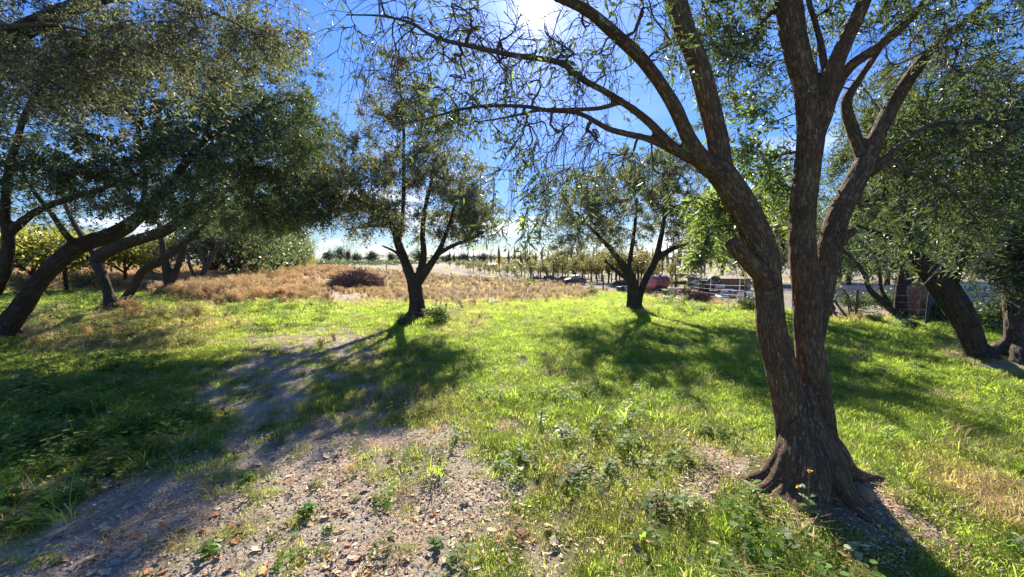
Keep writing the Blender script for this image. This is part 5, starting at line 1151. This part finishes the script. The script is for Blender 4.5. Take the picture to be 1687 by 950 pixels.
# white stakes and tall trellis poles with wires
for px, py, h, lab in ((1170, 487, .75, 'white stake in front of the big black tyre'), (1218, 489, .75, 'white stake behind the slatted crate')):
    c = at(px, py); o = MB().cyl((0, 0, -.05), (0, 0, h), .022, .018, 8).box((0, 0, h), (.05, .05, .02)).build('white_stake', M['white']); o.location = c; o['kind'] = 'thing'; tag(o, lab, 'stake', 'white stakes in the yard')
t = empty('wire_trellis', at(1112, 476)); tag(t, 'tall trellis of thin poles with wires above the scrap yard', 'trellis')
o_ = at(1112, 476); pts = []
for px in (1090, 1112, 1133, 1160):
    c = at(px, 475); q = P(px, 415, c.y); pts.append((c - o_, q.z)); MB().cyl(Vector((c.x - o_.x, c.y - o_.y, 0)), Vector((c.x - o_.x, c.y - o_.y, q.z)), .03, .025, 7).build('pole', M['rust_post'], t)
for k in range(3): MB().tube([Vector((a.x, a.y, z * (.72 + .13 * k))) for a, z in pts], .008, 4).build('wire', M['wire'], t)
# gravel heap
rs_ = np.random.default_rng(8); c = at(1236, 500); paths = []
m_ = MB()
for i in range(240):
    v = unit(rs_.normal(0, 1, (1, 3)))[0] * rs_.random() ** .3; m_.box((v[0] * .42, v[1] * .3, abs(v[2]) * .24), (.07, .06, .05), rs_.uniform(0, 3), rs_.uniform(0, 1))
o = m_.build('gravel_heap', M['stone']); o.location = c; tag(o, kind='stuff')
# small engine with white tank, hoses over the fence post
c = at(1357, 512); t = empty('water_pump', c); tag(t, 'dark red motor pump with a white tank just right of the big trunk', 'pump')
MB().box((0, 0, .18), (.42, .26, .06)).build('skid', M['dark_metal'], t); MB().cyl((-.14, 0, .34), (.12, 0, .34), .12, .12, 14).build('engine', M['maroon'], t); MB().box((.16, 0, .36), (.1, .2, .24)).build('pump_head', M['dark_metal'], t, .02)
MB().cyl((0, -.1, .56), (0, .1, .56), .085, .085, 14).build('fuel_tank', M['white'], t, smooth=False)
for x in (-.17, .17): MB().cyl((x, -.14, .09), (x, .14, .09), .09, .09, 14).build('wheel', M['black'], t)
MB().cyl((.1, .04, .45), (.16, .06, .72), .02, .02, 8).build('exhaust', M['dark_metal'], t)
c = at(1385, 521); d = c.y
def arc(p):
    return [Vector(q[:3]) for q in catmull([[*P(px, py, d + o), .02] for px, py, o in p], .03)]
for p, r_, lab in ((((1366, 518, 0), (1368, 495, 0), (1376, 481, 0), (1387, 476, .05), (1396, 486, .1), (1401, 503, .1), (1404, 523, .1)), .020, 'black irrigation hose arching widest over the fence post'),
                   (((1370, 522, .08), (1372, 500, .08), (1378, 488, .08), (1387, 482, .1), (1394, 490, .12), (1398, 506, .12), (1400, 523, .12)), .018, 'inner black irrigation hose looped beside the fence post'),
                   (((1372, 486, -.05), (1371, 500, -.05), (1374, 515, -.05), (1382, 524, -.05)), .024, 'short black hose end hanging down the fence post')):
    o = MB().tube(arc(p), r_, 8).build('hose', M['black'], smooth=True); o['kind'] = 'thing'; tag(o, lab, 'hose', 'black hoses on the fence')
a, b_ = P(1374, 494, d - .1), G(1398, 524); o = MB().cyl((a.x, a.y, a.z), (b_.x, b_.y, -.04), .03, .03, 8).build('brace_pole', M['post']); o['kind'] = 'thing'; tag(o, 'dark diagonal pole propped against the fence post under the hoses', 'pole')
# walls on the right
def block_wall(name, label, cat, x0, x1, y, h, bw, bh, mats, core, seed, thick=.14, unit_='brick'):
    rs_ = random.Random(seed); t = empty(name, ((x0 + x1) / 2, y, 0)); tag(t, label, cat); Wd = x1 - x0
    MB().box((0, thick / 2 + .012, h / 2 - .05), (Wd, thick, h + .1)).build('core', core, t)
    mm = [MB().box((0, 0, 0), (bw - .014, .03, bh - .014)).build(unit_, m_, None, .004) for m_ in mats]; ms_ = [o.data for o in mm]
    for o in mm: bpy.data.objects.remove(o)
    nr_ = int(h / bh); nc_ = int(Wd / bw)
    for r_ in range(nr_):
        for k in range(nc_ + (1 if r_ % 2 == 0 else 0)):
            x = -Wd / 2 + (k + (.5 if r_ % 2 else 0.)) * bw + (0 if r_ % 2 else 0)
            if abs(x) > Wd / 2 - bw * .3: continue
            o = link_obj(unit_, ms_[rs_.randrange(len(ms_))], t); o.location = (x, rs_.uniform(-.004, .004), (r_ + .5) * bh)
    return t
d = 10.6; X = lambda px, d: (px - 843.5) / FPX * d
w1 = block_wall('brick_wall', 'low wall of brown bricks between the small olive and the dark post', 'wall', X(1484, d), X(1528, d), d, 1.0, .24, .125, [M['brick'], M['brick'], M['brick_dark']], M['mortar'], 3)
MB().box((0, .08, 1.03), (X(1528, d) - X(1484, d) + .06, .24, .05)).build('coping', M['dark_metal'], w1)
d = 10.3; w2 = block_wall('block_wall', 'pale concrete block wall behind the two right hand trunks', 'wall', X(1531, d), X(1531, d) + 6.2, d, 1.0, .42, .2, [M['block'], M['block'], M['sheet']], M['mortar'], 4, .16, 'block')
d = 14.5; t = empty('sheet_fence', (X(1440, d), d, 0)); tag(t, 'grey corrugated sheet fence behind the small curved olive', 'fence')
for k in range(6):
    b_ = MB(); 
    V_, F_ = [], []
    for j in range(17):
        x = -.02 + .46 * j / 16; y = .018 * math.cos(j * math.pi / 2 * 1.0); V_ += [(x, y, 0), (x, y, .62), (x, y + .004, .62), (x, y + .004, 0)]
    for j in range(16): F_ += [(4 * j, 4 * j + 4, 4 * j + 5, 4 * j + 1), (4 * j + 3, 4 * j + 2, 4 * j + 6, 4 * j + 7), (4 * j + 1, 4 * j + 5, 4 * j + 6, 4 * j + 2)]
    o = b_.add(V_, F_).build('panel', M['sheet'], t); o.location = (-1.35 + k * .45, .006 * (k % 2), -.02)
for x in (-1.35, 0, 1.35): MB().box((x, .06, .3), (.06, .06, .7)).build('post', M['post'], t)
# scrap lying about the yard
rs_ = random.Random(31)
words_ = ('near the tank trailer', 'by the orange tiles', 'in front of the brick shed', 'near the white stove', 'left of the red tank', 'beside the wooden crate')
spots = ((1068, 478), (1112, 489), (1180, 491), (1196, 490), (1035, 476), (1216, 493))
for i in range(30):
    j = i % 6; px, py = spots[j][0] + rs_.uniform(-16, 16), spots[j][1] + rs_.uniform(-5, 5); c = at(px, py); kind = ('plank', 'pipe', 'box', 'sheet', 'log')[(i * 7 + i // 6) % 5]
    if kind == 'plank': m_ = MB().box((0, 0, .03), (rs_.uniform(.5, .9), .12, .035)).box((.05, .1, .05), (rs_.uniform(.4, .7), .10, .03), .2); mt, lb = M['timber'], 'weathered plank with a split board'
    elif kind == 'pipe': m_ = MB().cyl((-.4, 0, .05), (.4, .05, .06), .04, .04, 10).cyl((.38, .048, .06), (.44, .052, .06), .055, .055, 10); mt, lb = M['pale_metal'], 'pale pipe with a socket end'
    elif kind == 'box': m_ = MB().box((0, 0, .12), (.3, .22, .22)).box((0, 0, .245), (.33, .25, .025)); mt, lb = (M['blue'] if i % 2 else M['dark_metal']), ('faded blue' if i % 2 else 'dark metal') + ' box with a lid'
    elif kind == 'sheet': m_ = MB().box((0, 0, .16), (.5, .02, .34), .1, .5).box((0, .09, .02), (.45, .1, .03)); mt, lb = (M['white'] if i % 3 else M['orange_tile']), ('white' if i % 3 else 'rusty') + ' metal sheet propped at a slant'
    else: m_ = MB().cyl((-.3, 0, .08), (.3, .03, .07), .08, .07, 10).cyl((.05, .02, .1), (.14, .1, .18), .03, .02, 7); mt, lb = M['brush'], 'short brown log with a stub'
    o = m_.build('scrap_' + kind, mt); o.location = c; o.rotation_euler.z = rs_.uniform(0, 3.1) if kind != 'sheet' else rs_.uniform(-.5, .5); o['kind'] = 'thing'; tag(o, lb + ' ' + words_[j], 'scrap', 'scrap lying about the yard')
# far greenhouses
for px, py, w_, h, lab in ((915, 449, 24, 1.0, 'long white plastic roof among the trees beyond the orchard'), (891, 446, 12, .9, 'small pale roof left of the long white roof'), (811, 441, 16, .7, 'low pale roof behind the rows near the yellow trees')):
    c = at(px, py); W_ = px_m(w_, c.y); t = empty('greenhouse', c); tag(t, lab, 'greenhouse', 'far low white roofs')
    MB().box((0, .0, h * .3), (W_, 1.6, h * .6)).build('wall', M['pale_metal'], t)
    V_, F_ = [], []
    for x in (-W_ / 2 - .05, W_ / 2 + .05):
        for k in range(9):
            a = math.pi * k / 8; V_.append((x, -.9 * math.cos(a), h * .6 + .4 * h * math.sin(a)))
    F_ = [(k, k + 1, 10 + k, 9 + k) for k in range(8)] + [tuple(range(8, -1, -1)), tuple(range(9, 18))]
    MB().add(V_, F_).build('roof', M['white'], t)
# ------------------------------------------------------------------ single things lying or growing in the foreground
def flat_mat(name, c, c2, rough=.7, trans=0., tcol=None):
    m = plain(name, c, rough, c2, 60, .3)
    if trans:
        t = m.node_tree; tr = N(t, 'ShaderNodeBsdfTranslucent'); tr.inputs['Color'].default_value = (*(tcol or c), 1); ms = N(t, 'ShaderNodeMixShader'); ms.inputs[0].default_value = trans
        link(t, t.nodes['Principled BSDF'].outputs[0], ms.inputs[1]); link(t, tr.outputs[0], ms.inputs[2]); link(t, ms.outputs[0], t.nodes['Material Output'].inputs['Surface'])
    return m
FL = [('pale tan', flat_mat('pale_fallen_leaf', (.64, .50, .30), (.52, .39, .21), .6, .15)), ('orange brown', flat_mat('orange_fallen_leaf', (.50, .20, .05), (.36, .13, .04), .6, .25)),
      ('dark brown', flat_mat('brown_fallen_leaf', (.20, .11, .06), (.13, .07, .04), .6, .1)), ('yellowish', flat_mat('yellow_fallen_leaf', (.62, .47, .13), (.48, .33, .10), .6, .3))]
def fallen_mesh(seed, mat):
    """a broad curled dry leaf with midrib fold, wavy edge and stalk"""
    r_ = random.Random(seed); n = 7; V_, F_ = [], []; cu, ro = r_.uniform(.1, .5), r_.uniform(-.5, .5)
    for i in range(n + 1):
        t = i / n; wv = .40 * math.sin(math.pi * min(1, t * .93 + .04)) ** .75 * (1 + .22 * math.sin(i * 2.4 + seed))
        for j, sj in enumerate((-1, -.5, 0, .5, 1)):
            V_.append((t - .5, wv * sj * (1 - .12 * abs(sj) * cu), .05 + cu * .5 * (sj * sj) * wv + ro * .28 * (t - .5) ** 2 * 2 + .03 * math.sin(5 * t + 2 * sj + seed)))
    for i in range(n):
        for j in range(4): a = i * 5 + j; F_.append((a, a + 1, a + 6, a + 5))
    b0 = len(V_); V_ += [(-.48, -.015, .06), (-.48, .015, .06), (-.80, .03, .02), (-.80, .045, .02)]; F_.append((b0, b0 + 1, b0 + 3, b0 + 2))
    me = bpy.data.meshes.new('fallen_leaf'); me.from_pydata(V_, [], F_); me.materials.append(mat); me.polygons.foreach_set('use_smooth', [True] * len(F_)); return me
FM = [[fallen_mesh(s_ + 10 * k, m_) for s_ in range(3)] for k, (_, m_) in enumerate(FL)]
r5 = np.random.default_rng(77); placed = 0
zlab = ('lying on the bare soil', 'lying in the weedy grass')
while placed < 290:
    px, py = r5.uniform(-20, 1500), 620 + 330 * r5.random() ** .8; g = G(px, py); b_, s_, w_, q_ = zones([g.x], [g.y])
    p_ = .12 + .88 * b_[0]
    if px > 1150: p_ *= .5
    if px < 330 and py < 800: p_ *= .25
    if r5.random() > p_ or math.hypot(g.x - T1B.x, g.y - T1B.y) < .42: continue
    k = r5.choice(4, p=(.42, .26, .16, .16)); o = link_obj('fallen_leaf', FM[k][r5.integers(3)]); o['kind'] = 'thing'
    sz = r5.uniform(.028, .058) * (1.15 if k == 0 else 1); o.scale = (sz, sz * r5.uniform(.8, 1.2), sz)
    o.location = (g.x, g.y, float(gz([g.x], [g.y])[0]) + (.006 if b_[0] > .5 else .03)); o.rotation_euler = (r5.normal(0, .3), r5.normal(0, .3), r5.uniform(0, 6.28))
    tag(o, FL[k][0] + ' fallen leaf ' + zlab[0 if b_[0] > .5 else 1] + ' of the foreground', 'leaf', FL[k][0] + ' leaves fallen ' + ('on the soil' if b_[0] > .5 else 'in the grass')); placed += 1
# sticks
def stick(label, pts, r_, mat, fork=True):
    a = [G(*p) for p in pts]; o0 = Vector((a[0].x, a[0].y, 0)); pp = [[q.x - o0.x, q.y - o0.y, float(gz([q.x], [q.y])[0]) + r_ * .8, r_ * (1 - .5 * i / len(a))] for i, q in enumerate(a)]
    P_ = [catmull(pp, .03)]
    if fork: m_ = P_[0][len(P_[0]) // 2]; P_.append(catmull([m_, m_ + np.array([.06, .05, .02, -r_ * .3]), m_ + np.array([.13, .12, .01, -r_ * .5])], .03))
    V_, F_, B_ = tubes(P_, 6); o = link_obj('dead_stick', mesh_np('dead_stick', V_, [F_], mat, True, {'bark': B_})); o.location = o0; o['kind'] = 'thing'; tag(o, label, 'stick', 'dead sticks on the ground')
stick('long pale dead stick on the bare soil at the bottom left', [(56, 912), (90, 885), (128, 858)], .008, M['deadtwig'], False)
stick('forked grey stick at the edge of the shade left of the bare soil', [(250, 765), (262, 740), (258, 722)], .006, M['deadtwig'])
stick('thin pale stick in the litter at the bottom centre', [(470, 930), (510, 905), (560, 890)], .005, M['deadtwig'])
stick('grey dead stick on the litter right of the big trunk', [(1560, 850), (1605, 835), (1640, 800)], .009, M['deadtwig'])
stick('pale stick leaning by the roots in the right corner', [(1590, 915), (1612, 880), (1622, 850)], .006, M['deadtwig'])
# stones
def stone(label, px, py, s_, seed, mat=None):
    r_ = random.Random(seed); bm = bmesh.new(); bmesh.ops.create_icosphere(bm, subdivisions=3, radius=1)
    P_ = np.array([v.co[:] for v in bm.verts]); k = .7 + .6 * fbm(P_ * 1.1 + seed, 3, seed)
    for v, q in zip(bm.verts, k): v.co = Vector((v.co.x * q * 1.2, v.co.y * q, v.co.z * q * .6))
    me = bpy.data.meshes.new('stone'); bm.to_mesh(me); bm.free(); me.materials.append(mat or M['stone']); me.polygons.foreach_set('use_smooth', [True] * len(me.polygons)); g = G(px, py)
    o = link_obj('stone', me); o.location = (g.x, g.y, float(gz([g.x], [g.y])[0]) + s_ * .25); o.scale = (s_,) * 3; o.rotation_euler.z = r_.uniform(0, 6); o['kind'] = 'thing'; tag(o, label, 'stone', 'stones')
stone('dark clod beside the bare patch at the lower centre', 765, 832, .03, 3, M['clod']); stone('grey pebble on the bare soil at the left', 112, 880, .022, 4); stone('pale stone at the foot of the roots of the big trunk', 1418, 838, .06, 6, M['bark_main'])
stone('pale pebble in the middle of the bare soil', 440, 822, .02, 5); stone('pale rock at the foot of the twin trunk olive', 1058, 518, .12, 8, M['clod']); stone('flat pebble near the bottom left corner', 190, 930, .025, 9)
# weeds that stand out
M['plant_leaf'] = leafy('plant_leaf', (.075, .15, .03), (.12, .19, .06), .42, (.36, .55, .06), .5, .25); M['plant_pale'] = leafy('pale_plant_leaf', (.36, .40, .22), (.42, .45, .30), .3, (.55, .6, .25), .5, .25)
M['stem'] = flat_mat('green_stem', (.16, .22, .06), (.12, .16, .05)); M['petal'] = flat_mat('yellow_petal', (.80, .52, .03), (.7, .42, .03), .6, .3); M['fluff'] = flat_mat('white_fluff', (.75, .73, .68), (.65, .63, .58), .8, .3)
def plant_weed(label, px, py, h, n, ll, lw, seed, mat='plant_leaf', spread=.5, rosette=False):
    r_ = random.Random(seed); g = G(px, py); t = empty('weed_plant', (g.x, g.y, float(gz([g.x], [g.y])[0]))); tag(t, label, 'weed', 'weeds that stand out in the foreground')
    stems = 1 if rosette else r_.randint(2, 4); paths = []
    for s_ in range(stems):
        a = r_.uniform(0, 6.28); q = spread * h * r_.uniform(.2, 1); p = catmull([[0, 0, -.02, .003], [q * .3 * math.cos(a), q * .3 * math.sin(a), h * .5, .0026], [q * math.cos(a), q * math.sin(a), h * r_.uniform(.7, 1.05), .0015]], .02)
        if not rosette: paths.append(p)
        for j in range(n):
            V_, F_, T_ = [], [], []; f = 0 if rosette else .15 + .85 * (j + .5) / n; b_ = p[int(f * (len(p) - 1)), :3]
            add_leaf(V_, F_, T_, tuple(b_ + np.array([0, 0, .02 if rosette else 0])), j * 2.4 + r_.uniform(-.4, .4), r_.uniform(.35, 1.1) if rosette else r_.uniform(-.1, .7), ll * r_.uniform(.65, 1.2), lw * r_.uniform(.8, 1.2), r_.random(), r_.uniform(.2, .6))
            link_obj('leaf', mesh_np('leaf', np.array(V_), [np.array(F_)], M[mat], True, {'tone': np.array(T_)}), t)
    if paths: V_, F_, _ = tubes(paths, 5); link_obj('stem', mesh_np('stem', V_, [F_], M['stem'], True), t)
    return t
for a in (('bright leafy weed at the bottom left edge of the shade', 82, 832, .20, 9, .06, .04, 1), ('broad leaved weed in the bottom left corner', 18, 828, .22, 8, .07, .045, 2), ('upright green weed in the sunny patch on the left', 195, 660, .30, 9, .06, .03, 3), ('green weed with arching blades in the middle of the shade edge', 385, 755, .12, 8, .12, .016, 4, 'plant_leaf', .5, True),
          ('low bright weed on the bare soil near the bottom', 405, 795, .08, 7, .06, .026, 5), ('spreading green weed left of the bottom centre', 505, 850, .10, 9, .06, .028, 6), ('bright weed tuft at the bottom left of the centre', 345, 915, .10, 9, .06, .022, 7), ('pale leafed seedling below the big trunk in its shadow', 1405, 925, .10, 6, .055, .032, 8, 'plant_pale'),
          ('pale thistle like rosette in the shadow of the trunk', 1408, 890, .05, 8, .05, .016, 9, 'plant_pale', .5, True), ('pale stalked weed at the foot of the V trunk on the left', 168, 540, .42, 7, .07, .04, 10, 'plant_pale', .2), ('long bladed rosette at the lower right of the centre', 1060, 890, .12, 12, .17, .018, 11, 'plant_leaf', .5, True),
          ('grassy rosette right of the bottom centre', 940, 800, .12, 11, .15, .016, 12, 'plant_leaf', .5, True), ('broad green rosette in front of the big trunk roots', 1250, 860, .1, 10, .15, .018, 13, 'plant_leaf', .5, True), ('weed with yellowing leaves right of the bare patch', 925, 720, .18, 8, .05, .026, 14), ('dark leafy weed at the edge of the bright lawn', 890, 700, .2, 9, .06, .03, 15),
          ('bright green seedling at the bottom centre', 720, 905, .07, 6, .05, .03, 16), ('bright tuft of weed in the bottom right corner', 1660, 905, .14, 10, .15, .02, 17, 'plant_leaf', .5, True)): plant_weed(*a)
def flower(label, px, py, tops, seed):
    r_ = random.Random(seed); g = G(px, py); t = empty('flowering_weed', (g.x, g.y, float(gz([g.x], [g.y])[0]))); tag(t, label, 'flower')
    for (dx, h, kind) in tops:
        p = catmull([[0, 0, 0, .0035], [dx * .4, .01, h * .5, .003], [dx, 0, h, .0022]], .02); V_, F_, _ = tubes([p], 5); link_obj('stem', mesh_np('stem', V_, [F_], M['stem'], True), t)
        V_, F_, T_ = [], [], []; c = p[-1, :3]
        for k in range(34 if kind == 'fluff' else 22):
            v = unit(np.array([[r_.gauss(0, 1), r_.gauss(0, 1), r_.gauss(.3, .8)]]))[0]
            add_leaf(V_, F_, T_, tuple(c), math.atan2(v[1], v[0]), math.asin(max(-1, min(1, v[2]))), .015, .007, .5, .1)
        link_obj('flower_head', mesh_np('flower_head', np.array(V_), [np.array(F_)], M[kind], False, {'tone': np.array(T_)}), t)
    for k in range(9):
        V_, F_, T_ = [], [], []; add_leaf(V_, F_, T_, (0, 0, .01 + .012 * k), k * 2.4, .5, .085, .026, r_.random(), .4); link_obj('leaf', mesh_np('leaf', np.array(V_), [np.array(F_)], M['plant_pale' if k % 3 == 0 else 'plant_leaf'], True, {'tone': np.array(T_)}), t)
flower('tall yellow flower weed with three stalks in front of the big trunk', 1332, 868, ((-.01, .27, 'petal'), (-.075, .17, 'petal'), (-.05, .175, 'fluff')), 2)
flower('small orange flower at the left foot of the big trunk', 1238, 838, ((0, .09, 'petal'),), 3)
flower('white seed head standing in the lawn right of the big trunk', 1463, 735, ((0, .16, 'fluff'),), 4)
# dead pale branches hanging in the right hand olive, and a snapped brown twig caught in the mid lawn olive
def dead_branch(label, polys, mat):
    b = P(*polys[0][0][:2], polys[0][0][3]); PP = []
    for p in polys:
        q = limb(*p, step=.05); q[:, :3] -= np.array(b); PP.append(q)
    V_, F_, B_ = tubes(PP, 5); o = link_obj('dead_branch', mesh_np('dead_branch', V_, [F_], mat, True, {'bark': B_})); o.location = b; o['kind'] = 'thing'; tag(o, label, 'dead branch')
d = 5.2
dead_branch('pale dead branch with bare forks hanging before the leaning right trunk', [((1600, 370, 5, d), (1575, 405, 5, d), (1555, 430, 4, d), (1535, 455, 3, d), (1520, 470, 1.5, d)), ((1568, 415, 3, d), (1545, 430, 2.5, d), (1528, 450, 1.5, d)), ((1590, 385, 3, d), (1570, 388, 2.5, d), (1550, 398, 1.5, d)), ((1575, 405, 2.5, d), (1580, 430, 2, d), (1574, 448, 1.2, d)), ((1600, 370, 3, d), (1575, 372, 2.5, d), (1545, 385, 1.2, d))], M['deadtwig'])
dead_branch('pale dead branch right of the leaning trunk, curving down from the crown', [((1660, 400, 4, d), (1630, 412, 4, d), (1608, 430, 3.5, d), (1590, 455, 2.5, d), (1584, 462, 1.5, d)), ((1608, 430, 2.5, d), (1606, 450, 2, d), (1600, 470, 1.2, d)), ((1650, 405, 2.5, d), (1630, 425, 2, d), (1618, 425, 1.2, d))], M['deadtwig'])
dead_branch('snapped brown twig caught in front of the mid lawn olive crown', [((643, 279, 2.4, 7.), (656, 286, 2.6, 7.), (670, 293, 2.2, 7.)), ((670, 293, 1.2, 7.), (684, 310, 1., 7.), (696, 330, .8, 7.))], plain('brown_twig', (.34, .20, .12), .9, (.24, .14, .09), 30, .2))
